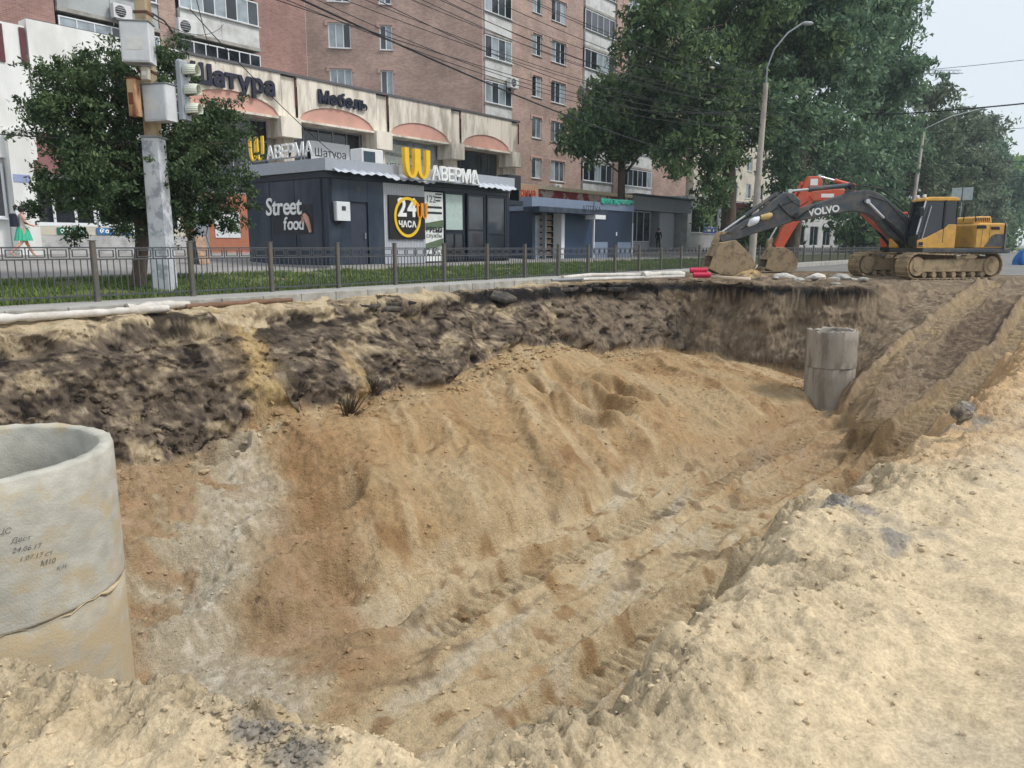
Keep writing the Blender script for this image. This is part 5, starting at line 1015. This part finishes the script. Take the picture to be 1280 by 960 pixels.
def cab(root, body, x0, x1, y0, y1, z0, z1):
    # posts, roof, glass, door
    fr_ = [(x0, z0), (x1+.06, z0), (x1+.12, z0+.5), (x1-.12, z1-.1), (x0, z1-.1)]
    c = Vector(((x0+x1)/2, 0, 0)); inn = MB(); inn.prism([(x0+.04,z0+.04),(x1+.02,z0+.04),(x1+.06,z0+.5),(x1-.16,z1-.13),(x0+.04,z1-.13)], y0+.03, y1-.03); inn.build('cab_glass', CGL, root, fix=True)
    for (a, b_) in ((0, 4), (1, 2), (2, 3)):
        for y in (y0+.03, y1-.03): q = MB(); q.tube([(fr_[a][0], y, fr_[a][1]), (fr_[b_][0], y, fr_[b_][1])], .03, 8); q.build('cab_post', PVC if (a == 2) and y > .8 else EXD, root)
    xm = x0+(x1-x0)*.36; q = MB(); q.tube([(xm, y1-.02, z0+.2), (xm, y1-.02, z1-.1)], .045, 8); q.build('door_post', EXD, root)
    plate(root, 'cab_roof', [(x0-.04,z1-.12),(x1-.06,z1-.12),(x1-.1,z1-.03),(x1-.25,z1+.02),(x0+.1,z1+.02),(x0-.04,z1-.05)], y0-.02, y1+.02, body, .03)
    d = MB(); d.prism([(x0,z0),(x1+.08,z0),(x1+.1,z0+.28),(x1-.25,z0+.40),(x0+.45,z0+.72),(x0+.3,z0+.86),(x0,z0+.86)], y1-.03, y1+.02); do = bevel(d.build('door', body, root, fix=True), .02)
    q = MB(); q.tube([(x1-.05, y1+.05, z0+.3), (x1-.3, y1+.05, z1-.3)], .014, 6); q.build('grab_rail', CHR, do); q = MB(); q.box(x1-.12, x1+.04, y1+.021, y1+.03, z0+.1, z0+.22); q.build('latch', EXD, do)
    q = MB(); q.box(x1-.6, x1-.1, y0+.2, y1-.2, z0+.25, z0+.5); q.build('seat_console', mat('cab interior', S(60,62,66), .8), root)

VX, VY, VA = 34.0, 5.3, R(127)
XS = .76
ex = thing('excavator', 'yellow and grey crawler excavator with VOLVO on its dark boom', 'excavator', (VX, VY, -.17), VA)
crawler(ex, R(17), 1.25, EXM, xo=.55); crawler(ex, R(17), -1.25, EXM, xo=.55)
upper(ex, EXY, EXG, .62); cab(ex, EXY, .12, 1.42, .32, 1.28, 1.15, 2.98)
plate(ex, 'boom', [(.35,1.35),(.55,1.75),(1.84,2.75),(2.35,3.14),(2.7,3.30),(3.05,3.35),(3.57,3.26),(5.5,2.64),(5.78,2.4),(5.62,2.16),(5.3,2.2),(4.42,2.38),(3.6,2.52),(3.21,2.52),(2.85,2.44),(2.45,2.15),(1.9,1.55),(.8,1.2)], -.34, .06, EXG, .04)
plate(ex, 'stick', [(5.45,2.95),(5.75,3.22),(6.05,3.26),(6.5,2.98),(7.02,2.5),(8.5,1.62),(8.42,1.4),(8.2,1.36),(6.85,1.78),(5.75,2.12),(5.45,2.35)], -.30, .02, EXG, .04)
cylinder(ex, (3.55,3.52), (5.85,3.3), .68, .09, .05, EXG, -.14, 'arm_cylinder'); cylinder(ex, (6.35,3.2), (8.42,1.72), .55, .08, .045, EXG, -.14, 'bucket_cylinder')
for yy in (-.5, .22): cylinder(ex, (1.2,1.25), (3.0,2.9), .62, .085, .05, EXD, yy, 'boom_cylinder')
for (x, z) in ((5.62,2.4),(3.0,2.9),(3.55,3.45)):
    q = MB(); q.cyl((x,-.42,z),(x,.14,z),.09,14); q.build('pin', EXD, ex)
q = MB(); q.prism([(3.35,3.25),(3.75,3.15),(3.62,3.6),(3.48,3.6)], -.2, -.08); q.build('bracket', EXG, ex, fix=True)
plate(ex, 'bucket_link', [(8.3,1.8),(8.55,1.75),(8.75,1.3),(8.6,1.2)], -.26, -.02, EXM, .01); plate(ex, 'bucket_link', [(7.95,1.75),(8.4,1.78),(8.42,1.68),(7.95,1.62)], -.30, .02, EXM, .01)
bk_ = MB(); bucket(ex, None, [(8.6,1.32),(8.85,.85),(9.0,.4),(8.55,.18),(7.95,.08),(7.35,.22),(7.2,.5),(7.5,.95),(8.0,1.42)], 1.25, EXM, ((8.95,.42),(9.12,.22),(1,)))
for (y, z0, bend) in ((-.05,3.0,.2),(.0,2.9,.28),(-.2,3.1,.15)):
    q = MB(); q.tube([(4.9,y+.09,2.75),(5.3,y+.12,2.55-bend*.3),(5.6,y+.12,2.45-bend),(5.95,y+.1,2.5-bend*.2),(6.3,y+.08,2.8)], .022, 6); q.build('hose', RUB, ex)
q = MB(); q.tube([(.8,.1,2.0),(1.7,.1,2.85),(2.4,.1,3.35),(3.0,.05,3.48),(3.5,.02,3.5)], .025, 6); q.build('hose', RUB, ex)
for i in range(5):
    pass
def on_boom(txt, par, x, z, ux, uz, y, size, m, fit, bold):
    me = text_mesh(txt, size, .01, bold); me.materials.append(m); a, b_ = mesh_w(me); k = fit/(b_-a); u = Vector((ux, 0, uz)).normalized(); n_ = Vector((0, 1, 0)); v = n_.cross(u)
    o = link('lettering', me, par, (x, y, z), Matrix((u, v, n_)).transposed().to_euler()); o.scale = (k, k, 1); return o
on_boom('VOLVO', ex, 5.12, 2.36, -1.3, .2, .068, .4, GRW, 1.2, .014)
for (nm, pts_, r_) in (('exhaust_pipe', [(-1.2,-.6,2.3),(-1.2,-.6,2.75),(-1.3,-.6,2.85)], .06), ('wiper', [(1.28,.5,2.75),(1.44,.7,1.9)], .012), ('mirror_arm', [(1.35,1.3,2.2),(1.6,1.5,2.3),(1.6,1.5,2.5)], .015), ('handrail', [(-.1,1.28,2.1),(-.15,1.34,2.55),(-.5,1.34,2.55),(-.55,1.28,2.1)], .016), ('handrail', [(1.3,1.33,1.2),(1.62,1.36,1.25),(1.62,1.36,1.7),(1.4,1.33,1.75)], .014), ('hose', [(1.0,.1,1.5),(1.5,.14,2.2),(2.2,.13,2.9),(2.9,.1,3.1)], .02), ('hose', [(5.7,.04,2.95),(6.3,.06,2.7),(7.0,.05,2.2),(7.7,.04,1.85)], .016), ('hose', [(5.2,.1,2.9),(5.5,.14,2.72),(5.75,.12,2.85),(6.0,.05,3.1)], .02)):
    q = MB(); q.tube(pts_, r_, 6); q.build(nm, EXD if nm != 'hose' else RUB, ex)
q = MB(); q.bbox(1.5, 1.66, 1.42, 1.58, 2.3, 2.62, .02); q.build('mirror', EXD, ex)
for yy in (.5, 1.0): q = MB(); q.bbox(1.2, 1.3, yy-.07, yy+.07, 3.0, 3.1, .02); q.build('work_light', PVC, ex)
for kk in range(3): q = MB(); q.box(.2+.35*kk, .5+.35*kk, 1.3, 1.36, .72-.0*kk, .76); q.build('step', EXM, ex)
rag = MB(); rag.tube([(7.0,.03,2.3),(7.15,.09,2.2),(7.3,.09,2.12),(7.42,.04,1.98)], [.06,.14,.15,.05], 8); tag(rag.build('rag', mat('white cloth', S(222,226,230), .9, .1, 6, .5, 20), ex)); rg2 = MB(); rg2.tube([(6.55,.03,2.42),(6.7,.08,2.34),(6.95,.05,2.3)], [.09,.13,.1], 8); rg2.build('rag', mat('yellowed cloth', S(196,172,116), .9, .1, 6), ex)
q = MB(); q.prism([(.3,2.35),(.7,2.4),(.7,2.95),(.3,2.9)], -1.15, -1.13); q.build('mirror', EXD, ex, fix=True)

e2 = thing('excavator', 'orange red crawler excavator mostly hidden behind the grey boom', 'excavator', (41.1, 7.2, -.17), R(128))
crawler(e2, R(0), 1.2, EXM, 4.2); crawler(e2, R(0), -1.2, EXM, 4.2)
upper(e2, EXO, EXD, .8); cab(e2, EXO, .12, 1.4, .32, 1.25, 1.15, 2.75)
plate(e2, 'boom', [(.3,1.3),(.4,1.75),(1.9,3.1),(2.7,3.6),(3.4,3.8),(4.1,3.85),(5.28,3.75),(5.46,3.5),(5.28,3.3),(4.1,3.3),(3.5,3.1),(2.9,2.75),(2.2,2.1),(.9,1.2)], -.34, .06, EXO, .04)
plate(e2, 'stick', [(x_+1.78, z_) for x_, z_ in [(3.1,3.6),(3.05,4.2),(3.25,4.42),(3.75,4.42),(4.0,3.9),(4.65,2.5),(5.12,1.25),(5.02,1.05),(4.75,1.05),(4.3,1.9),(3.5,3.2)]], -.30, .02, EXO, .04)
cylinder(e2, (3.33,4.0), (4.98,4.42), .55, .09, .05, EXO, -.14, 'arm_cylinder'); cylinder(e2, (5.78,4.1), (7.13,1.5), .6, .08, .045, EXO, -.14, 'bucket_cylinder')
for yy in (-.5, .22): cylinder(e2, (1.1,1.15), (3.0,3.2), .6, .085, .05, EXD, yy, 'boom_cylinder')
plate(e2, 'bucket_link', [(6.98,1.6),(7.23,1.5),(7.28,1.0),(7.08,1.0)], -.26, -.02, EXM, .01)
bucket(e2, None, [(x_+1.78, z_) for x_, z_ in [(5.35,1.1),(5.62,.6),(5.7,.2),(5.3,.05),(4.7,.02),(4.25,.15),(4.2,.5),(4.5,.95),(4.9,1.15)]], 1.15, EXM, ((7.44,.22),(7.63,.06),(1,)))
q = MB(); q.box(5.08, 5.43, .022, .03, 4.0, 4.3); q.build('decal', GRW, e2); q = MB(); q.box(4.3, 4.9, .062, .07, 3.45, 3.62); q.build('decal', GRW, e2)

# ---------------------------------------------------------------- concrete well rings
def ringmat(name, c, sand, amt, lo): return mat(name, c, .9, .16, 7, .25, 70, col2=sand, c2amt=amt, c2scale=2.6, c2lo=lo, c2hi=lo+.12, stretch=(1,1,1.6))
RC1 = ringmat('pale well concrete', S(176,174,164), S(178,163,134), .85, .50); RC2 = ringmat('sandy well concrete', S(174,168,154), S(182,165,134), .9, .42); RC3 = mat('old well concrete', S(166,158,147), .95, .16, 5, .6, 25, col2=S(100,92,82), c2amt=.7, c2scale=2.5, stretch=(1.6,1.6,.35))
def well_ring(label, loc, ro, ri, h, m, group, rough=.006, seed=0, chip=0.0, n=72, ch=.012):
    rg = np.random.RandomState(seed); prof = [(ri,0),(ro,0),(ro,.02),(ro,h*.25),(ro,h*.5),(ro,h*.75),(ro,h-ch*1.6),(ro-ch,h),(ri+ch,h),(ri,h-.02),(ri,h*.5)]; b = MB(); rs = []
    jt = [rg.normal(0, 1, n) for _ in prof]; lowf = np.array([math.sin(3*2*math.pi*k/n+seed)+.6*math.sin(7*2*math.pi*k/n) for k in range(n)])
    for i, (r, z) in enumerate(prof):
        top = 1 if z > h*.9 else 0; rs.append([((r+rough*jt[i][k]*.5)*math.cos(2*math.pi*k/n), (r+rough*jt[i][k]*.5)*math.sin(2*math.pi*k/n), z+top*(rough*jt[i][k]-chip*max(0, lowf[k]))) for k in range(n)])
    rs.append(rs[0]); b.loft(rs, smooth=True); o = b.build('well_ring', m, None, loc, fix=True); tag(o, label, 'concrete ring', group); return o
WX, WY = 1.60, 5.58
well_ring('topmost pale concrete well ring with pencilled notes at the left edge', (WX, WY, -1.09), .84, .75, .9, RC1, 'rings of the near well', .005, 1)
well_ring('sand smeared second ring of the near well', (WX, WY, -1.993), .835, .752, .908, RC2, 'rings of the near well', .001, 2, ch=.002)
well_ring('lowest ring of the near well half hidden by the sand', (WX-.01, WY, -2.91), .84, .75, .9, RC2, 'rings of the near well', .004, 3)
sl = MB(); rg3 = random.Random(9); sl.tube([(.843*math.cos(R(i*4)), .843*math.sin(R(i*4)), .90+.012*math.sin(i*.7)+.01*rg3.uniform(-1,1)) for i in range(91)], [max(.001, .009*math.sin(i*.35)+.006*math.sin(i*.9+1)+.004*rg3.random()) for i in range(91)], 6, False)
sl.build('sand_ledge', mat('stuck sand', S(190,174,142), .95, .15, 20, .5, 80), [o for o in COL.objects if o.name == 'well_ring.001'][0])
b = MB(); b.lathe([(0, 0), (.75, 0)], (WX, WY, -2.5), 32); tag(b.build('well_floor', mat('dark well bottom', S(90,84,76), .95)), kind='structure')
# pencilled notes wrapped on the top ring
PENC = mat('pencil grey', S(74,74,78), .8, .2, 30)
def wrap_note(txt, size, ang, z, par):
    me = text_mesh(txt, size*.85, 0.0, -.0006, shear=.35); me.materials.append(PENC); r = .846
    for v in me.vertices:
        a = R(ang)+v.co.x/r; v.co = Vector((r*math.cos(a), r*math.sin(a), z+v.co.y-.10*v.co.x))
    return link('pencil_note', me, par)
wr_ = [o for o in COL.objects if o.name == 'well_ring'][0]
for t_, s_, a_, z_ in (('ЦС', .055, -99, .60), ('Двст', .05, -95, .535), ('24.06.17', .052, -95, .475), ('1.07.17 ст', .05, -93, .415), ('М10', .055, -86, .35), ('К.Н:', .045, -80, .29)): wrap_note(t_, s_, a_, z_, wr_)
well_ring('old weathered upper ring of the far well with broken rim', (22.9, 6.05, -2.33), .69, .60, 1.05, RC3, 'rings of the far well', .02, 5, .035)
well_ring('old weathered lower ring of the far well standing in the pit', (22.9, 6.05, -3.80), .68, .602, 1.48, RC3, 'rings of the far well', .003, 6, ch=.004)

# ---------------------------------------------------------------- people
SKIN = mat('skin', S(206,160,138), .6, .04); HAIR = mat('dark hair', S(44,36,34), .7, .1)
def figure(verts, edges, rad, m, parent, root=0, sub=2, name='body'):
    me = bpy.data.meshes.new(name); me.from_pydata(verts, edges, []); me.materials.append(m); o = link(name, me, parent)
    sk = o.modifiers.new('skin', 'SKIN')
    for i, r_ in enumerate(rad): me.skin_vertices[0].data[i].radius = (r_, r_) if not hasattr(r_, '__len__') else r_; me.skin_vertices[0].data[i].use_root = (i == root)
    s = o.modifiers.new('sub', 'SUBSURF'); s.levels = sub; s.render_levels = sub
    dg = bpy.context.evaluated_depsgraph_get(); m2 = bpy.data.meshes.new_from_object(o.evaluated_get(dg)); o.modifiers.clear(); o.data = m2; bpy.data.meshes.remove(me); m2.name = name
    for p in m2.polygons: p.use_smooth = True
    return o
def person(label, loc, rz, top_m, leg_m, pose, extra=None, h=1.66):
    t = thing('person', label, 'person', loc, rz); k = h/1.7
    # facing +x: pelvis, spine, head, arms, legs
    st = pose.get('stride', .0); V = [(0,0,.95),(.0,0,1.15),(.01,0,1.36),(.02,0,1.46),(.04,0,1.56),(.05,0,1.66),
      (0,.17,1.40),(pose['le'][0],.22,pose['le'][1]),(pose['lh'][0],.19,pose['lh'][1]),(pose['lf'][0],.17,pose['lf'][1]), (0,-.17,1.40),(pose['re'][0],-.22,pose['re'][1]),(pose['rh'][0],-.19,pose['rh'][1]),(pose['rf'][0],-.17,pose['rf'][1]),
      (.01,.09,.90),(.10*st+.02,.095,.50),(.38*st-.03,.095,.09),(.38*st+.10,.10,.035), (.01,-.09,.90),(-.12*st+.02,-.095,.50),(-.52*st-.02,-.095,.10+.08*abs(st)),(-.52*st+.10,-.10,.035)]
    E_ = [(0,1),(1,2),(2,3),(3,4),(4,5),(2,6),(6,7),(7,8),(8,9),(2,10),(10,11),(11,12),(12,13),(0,14),(14,15),(15,16),(16,17),(0,18),(18,19),(19,20),(20,21)]
    Rr = [(.14,.12),(.12,.10),(.14,.11),.055,.085,.07,.06,.04,.03,.028,.06,.04,.03,.028,.09,.058,.04,.03,.09,.058,.04,.03]
    o = figure([(x*k,y*k,z*k) for x,y,z in V], E_, Rr, SKIN, t)
    o.data.materials.append(top_m); o.data.materials.append(leg_m)
    for p in o.data.polygons:
        c = p.center
        if c.z < .98*k and c.z > pose.get('hem', .1)*k and abs(c.y) < .16: p.material_index = 2
        elif .98*k <= c.z < 1.43*k and (abs(c.y) < .16 or pose.get('sleeve', 0) and c.z > pose['sleeve']): p.material_index = 1
    for s in (-1, 1):
        for f in range(4):
            hx, hz = (pose['lf'] if s > 0 else pose['rf']); q = MB(); y0 = s*(.17-.012*f+.018); q.tube([(hx*k,y0*k,hz*k),((hx+.045)*k,y0*k,(hz-.02)*k),((hx+.075)*k,(y0-s*.006)*k,(hz-.035-.005*f)*k)], [.011,.010,.006], 5); q.build('finger', SKIN, t)
    # face: nose, eyes
    q = MB(); q.tube([(.115*k,0,1.615*k),(.15*k,0,1.58*k),(.12*k,0,1.565*k)], [.012,.016,.008], 6); q.build('nose', SKIN, t)
    for s in (-1, 1): q = MB(); q.lathe([(.012,0),(.008,.006),(0,.008)], (0,0,0), 8); q.build('eye', BLACKM, t, (.115*k, s*.032*k, 1.625*k), (0, R(90), 0))
    hh = MB(); hh.lathe([(0,.115),(.05,.105),(.085,.07),(.1,.02),(.095,-.04),(.07,-.09)], (0,0,0), 16); ho = hh.build('hair', HAIR, t, (.02*k, 0, 1.62*k), (0, R(-12), 0)); return t, k, ho
ww, k, ho = person('woman in a bright green skirt with dark backpack walking past the white shop', (10.55, 28.3, .70), R(-4), mat('white top', S(214,206,198), .8), SKIN, dict(le=(-.08,1.14), lh=(.14,1.02), lf=(.22,1.03), re=(.06,1.14), rh=(.3,1.06), rf=(.38,1.08), stride=.85, hem=.92), h=1.62)
GSK = mat('bright green cloth', S(70,184,150), .8, .08, 10); sk = MB(); rs = []
for (z, r_, pl) in ((1.03,.125,0),(.98,.15,.004),(.86,.185,.010),(.72,.215,.015),(.56,.24,.02)):
    rs.append([((r_*1.15+pl*math.cos(14*2*math.pi*i/84))*math.cos(2*math.pi*i/84)*k, (r_*.85+pl*math.cos(14*2*math.pi*i/84))*math.sin(2*math.pi*i/84)*k, z*k) for i in range(84)])
sk.loft(rs, smooth=True); sk.build('skirt', GSK, ww)
q = MB(); q.bbox(-.33, -.13, -.15, .15, .98, 1.40, .05); bevel(q.build('backpack', mat('dark backpack', S(34,40,58), .8), ww), .05, 3); q = MB(); q.tube([(-.10,0,1.66),(-.16,0,1.60),(-.17,0,1.48)], [.05,.055,.02], 8); q.build('hair_bun', HAIR, ww)
q = MB(); q.box(.36, .385, -.17, -.10, 1.02, 1.16); tag(q.build('phone', BLACKM, None, (10.55, 28.3, .70)), 'dark phone in the hand of the woman in green', 'phone')
DK = mat('dark clothes', S(34,34,40), .85); base_pose = dict(le=(-.04,1.12), lh=(.06,.92), lf=(.09,.84), re=(-.04,1.12), rh=(.06,.92), rf=(.09,.84), stride=.15, hem=.08, sleeve=.8)
person('person in black standing at the far grey doorway', (53.9, 27.4, .62), R(200), DK, DK, base_pose, h=1.7)
person('person in dark clothes at the right corner of the shawarma kiosk', (27.15, 21.2, .38), R(150), DK, mat('dark jeans', S(44,50,66), .85), base_pose, h=1.68)

# ---------------------------------------------------------------- odds and ends along the rim
WFAB = mat('white geotextile', S(206,202,196), .8, .1, 5, .4, 25, col2=S(160,150,136), c2amt=.5, c2scale=4); BRF = mat('brown rolled fabric', S(120,94,76), .9, .15, 6, .5, 25)
def roll(name, label, pts, r, m, cat, n=10, jit=.25, seed=0):
    rg = random.Random(seed); P = [Vector(p) for p in pts]; out = []; rr = []
    for a, c in zip(P[:-1], P[1:]):
        st = max(2, int((c-a).length/.18))
        for i in range(st): out.append(a.lerp(c, i/st)+Vector((0, rg.uniform(-1, 1)*r*.25, 0))); rr.append(r*(1+jit*rg.uniform(-1, 1)))
    out.append(P[-1]); rr.append(r*.8); b = MB(); b.tube(out, rr, n); return tag(b.build(name, m), label, cat)
roll('fabric_roll', 'long white fabric roll along the kerb at the left', [(3.5,14.4,-.1),(5.5,14.38,-.1),(6.6,14.3,-.1),(7.7,14.25,-.1)], .075, WFAB, 'roll', seed=1)
roll('fabric_roll', 'crumpled pale fabric end beside the brown roll on the kerb', [(7.0,14.4,-.08),(7.6,14.42,-.04),(8.2,14.38,-.06)], .085, WFAB, 'roll', jit=.4, seed=2)
roll('fabric_roll', 'brown rolled fabric lying along the kerb', [(8.1,14.36,-.1),(9.2,14.32,-.1),(10.6,14.32,-.1)], .06, BRF, 'roll', seed=3)
for i, (lb, pts, r_) in enumerate([('grey plastic pipe lying along the rim toward the red coils', [(20.5,14.15,-.02),(22.5,13.9,-.02),(25.0,12.6,0)], .05), ('pale plastic pipe nearest the pit rim', [(21.8,13.8,-.03),(24,13.0,-.03),(25.5,11.9,0)], .055), ('bent pale pipe lying behind the other pipes', [(21.5,14.4,.02),(23.2,14.35,.06),(24.4,13.6,.04),(25.2,13.2,.02)], .07), ('crumpled white sheet on the rim beside the red coils', [(24.3,12.9,.02),(25.0,12.5,.1),(25.7,12.0,.05)], .13)]): roll('pipe' if i < 3 else 'plastic_sheet', lb, pts, r_, [GREYM, WFAB, WFAB, WFAB][i], 'pipe' if i < 3 else 'sheet', jit=.08 if i < 3 else .5, seed=10+i)
RED = mat('raspberry red plastic', S(200,44,82), .4, .06, 4)
for i, (x, y, z, az, lb) in enumerate([(26.35,11.75,.30,-52,'upper red plastic roll lying on another red roll'),(26.3,11.6,.10,-50,'lower red plastic roll on the ground by the bucket')]):
    b = MB(); n = 14
    for k in range(n): b.lathe([(.115,k*.055),(.13,k*.055+.014),(.13,k*.055+.036),(.115,k*.055+.055)], (0,0,-.385), 18)
    b.lathe([(.0,0),(.115,0)], (0,0,-.385), 18); b.lathe([(.0,.77),(.115,.77)], (0,0,-.385), 18)
    tag(xf(b.build('red_roll', RED, None, (x,y,z*.8-.05), (0, R(90), R(az))), .8), lb, 'roll')
b = MB(); b.lathe([(.28,0),(.66,0),(.68,.03),(.66,.12),(.30,.12),(.28,.1)], (0,0,0), 40, closed=True); tag(b.build('cover_slab', mat('pale concrete slab', S(186,170,150), .9, .1, 4, .3, 50), None, (25.9,10.35,-.09), (R(2),R(3),0), fix=True), 'round concrete cover slab with a hole lying at the pit end', 'slab')
rg = random.Random(5)
for i in range(16):
    x, y = rg.uniform(26.9, 30.5), rg.uniform(6.5, 10.5); s = rg.uniform(.1, .28); bm = bmesh.new(); bmesh.ops.create_icosphere(bm, subdivisions=2, radius=1)
    for v in bm.verts: v.co = Vector((v.co.x*s*rg.uniform(.85,1.15)*1.5, v.co.y*s*rg.uniform(.85,1.15), v.co.z*s*.55*rg.uniform(.8,1.2)))
    me = bpy.data.meshes.new('rubble'); bm.to_mesh(me); bm.free(); me.materials.append(CONC if i % 3 else WFAB); o = link('rubble', me, None, (x, y, gz(x, y)+s*.25), (0, 0, rg.random()*6)); tag(o, 'broken concrete lump among the rubble in front of the excavator', 'rubble', 'rubble heap at the pit end')
# slabs of broken asphalt hanging out at the rim
rg = random.Random(12); ASB = mat('broken asphalt', S(58,55,54), .95, .3, 9, .8, 45, col2=S(110,100,88), c2amt=.6, c2scale=4)
slabs = [(x_, np.interp(x_, [12,14,18.7,23,26], [14.1,14.15,14.05,13.75,12.9])-rg.uniform(.05,.3), rg.uniform(-.46,-.34), rg.uniform(-12,12)) for x_ in (12.6,13.1,13.7,14.3,15.0,17.8,18.6,19.5,20.3,21.2,22.0,22.9,23.7,24.4)]+[(26.55-rg.uniform(0,.25), y_, rg.uniform(-.5,-.38), 90+rg.uniform(-12,12)) for y_ in (11.6,10.8,10.0,9.1,8.2,7.5)]
for i, (x, y, z, az) in enumerate(slabs):
    x, y = (x, y+rg.uniform(.1, .28)) if i < 14 else (x+rg.uniform(.15, .3), y)
    n_ = rg.randint(5, 6); L_ = rg.uniform(.7, 1.3); W_ = rg.uniform(.4, .7); pts_ = [(L_/2*math.cos(6.283*k/n_+.3)*rg.uniform(.75,1.15), W_/2*math.sin(6.283*k/n_+.3)*rg.uniform(.75,1.15)) for k in range(n_)]; t_ = rg.uniform(.07, .12); m = MB()
    m.loft([[(a, b_, 0) for a, b_ in pts_], [(a*1.03+.01*rg.uniform(-1,1), b_*1.03+.01*rg.uniform(-1,1), t_*.5) for a, b_ in pts_], [(a*.98, b_*.98, t_+.012*rg.uniform(-1,1)) for a, b_ in pts_]], True, True)
    tag(m.build('asphalt_chunk', ASB, None, (x, y, z), (R(rg.uniform(5,22)), R(rg.uniform(-8,8)), R(az)), fix=True), ['first','second','third','fourth','fifth','sixth','seventh','eighth','ninth','tenth','eleventh','twelfth','thirteenth','last'][i]+' broken black asphalt slab from the left along the fence rim' if i < 14 else ['first','second','third','fourth','fifth','last'][i-14]+' broken asphalt slab from the left in the end bank below the excavators', 'rubble', 'asphalt slabs along the fence rim' if i < 14 else 'asphalt slabs at the end bank')
# broken asphalt pieces and stones on the near sand
for i, (x, y, s, lb, c) in enumerate([(5.15,1.24,.10,'dark grey broken asphalt chunk on the near sand rim',S(120,116,112)),(8.25,.95,.13,'dark broken stone in the brown bank at the right',S(110,104,100)),(1.86,2.62,.07,'dark grey pebble on the sand rim near the well',S(92,90,92)),(5.9,1.25,.09,'pale stone on the brown edge at the right',S(200,178,150)),(1.72,2.5,.05,'brown clod on the sand rim beside the grey gravel',S(120,96,74))]):
    bm = bmesh.new(); bmesh.ops.create_icosphere(bm, subdivisions=3, radius=1); rr = np.random.RandomState(60+i); ax = rr.normal(0, 1, (16, 3)); ax /= np.linalg.norm(ax, axis=1)[:, None]; off = rr.uniform(.5, .8, 16)
    for v in bm.verts:
        p = np.array(v.co[:]); 
        for a_, o_ in zip(ax, off):
            t_ = p@a_
            if t_ > o_: p = p-a_*(t_-o_)*.95
        p = p*(1+.06*math.sin(9*p[0]+5*p[1])+.04*math.sin(17*p[2]+7*p[0])); v.co = Vector((p[0]*s*1.3, p[1]*s, p[2]*s*.8))
    me = bpy.data.meshes.new('stone'); bm.to_mesh(me); bm.free(); me.materials.append(mat('stone tone', c, .95, .35, 20, .9, 70, col2=S(190,178,156), c2amt=.8, c2scale=9)); tag(link('stone', me, None, (x, y, gz(x, y)+s*.25), (0, 0, i)), lb, 'stone')
# blue sheet over a heap at the right edge
bm = bmesh.new(); bmesh.ops.create_uvsphere(bm, u_segments=40, v_segments=20, radius=1); rr = np.random.RandomState(3)
for v in list(bm.verts):
    x, y, z = v.co; f = 1+.10*math.sin(7*math.atan2(y, x)+3*z)+.05*math.sin(17*math.atan2(y, x)); v.co = Vector((x*1.5*f, y*1.1*f, max(0, z)*1.35))
me = bpy.data.meshes.new('blue_tarpaulin'); bm.to_mesh(me); bm.free(); me.transform(Matrix.Diagonal((.8, .8, .85, 1))); me.materials.append(mat('blue tarpaulin', S(52,116,196), .45, .12, 2, .3, 6)); 
for p in me.polygons: p.use_smooth = True
tag(link('blue_tarpaulin', me, None, (61.4, 4.2, -.2)), 'bright blue tarpaulin heap at the right edge of the street', 'tarpaulin')
# tower crane: mast, jib, counter jib
CRT = Vector((295.4, 66.5, 0)); jd = Vector((310.2-295.4, 47.1-66.5, 0)).normalized(); b = MB()
for sx in (-.9, .9):
    for sy in (-.9, .9): b.cyl((sx,sy,0),(sx,sy,66),.14,6)
for i in range(22): b.cyl((-.9,-.9,i*3),(.9,-.9,i*3+3),.08,5); b.cyl((-.9,.9,i*3+3),(.9,.9,i*3),.08,5)
b.build('mast', CRM, cr_); cr_.location = CRT
b = MB(); Lj = 24.6
b.cyl(Vector((0,0,59.3))-jd*10, Vector((0,0,59.3))+jd*Lj, .12, 6); b.cyl(Vector((0,.7,58.2))-jd*10, Vector((0,.7,58.2))+jd*Lj, .16, 6); b.cyl(Vector((0,-.7,58.2))-jd*10, Vector((0,-.7,58.2))+jd*Lj, .16, 6)
for i in range(14): b.cyl(Vector((0,.7,58.2))+jd*(i*1.7), Vector((0,0,59.3))+jd*(i*1.7+.85), .07, 5); b.cyl(Vector((0,-.7,58.2))+jd*(i*1.7+1.7), Vector((0,0,59.3))+jd*(i*1.7+.85), .07, 5)
b.build('jib', CRM, cr_); b = MB(); b.cyl((0,0,66), Vector((0,0,59.4))+jd*16, .05, 5); b.build('tie_rod', CRM, cr_)
# ---------------------------------------------------------------- thin summer haze over the whole street
hz = MB(); hz.box(-60, 420, -80, 120, -6, 75)
hm = bpy.data.materials.new('thin haze'); hm.use_nodes = True; hn = hm.node_tree.nodes; hn.clear()
ho_ = hn.new('ShaderNodeOutputMaterial'); hv = hn.new('ShaderNodeVolumePrincipled'); hv.inputs['Color'].default_value = (.78, .9, 1, 1); hv.inputs['Density'].default_value = .0006; hv.inputs['Anisotropy'].default_value = .2
hm.node_tree.links.new(hv.outputs[0], ho_.inputs['Volume'])
hzo = hz.build('haze', hm); tag(hzo, 'thin pale summer haze over the street', kind='stuff')
sc.cycles.volume_bounces = 0
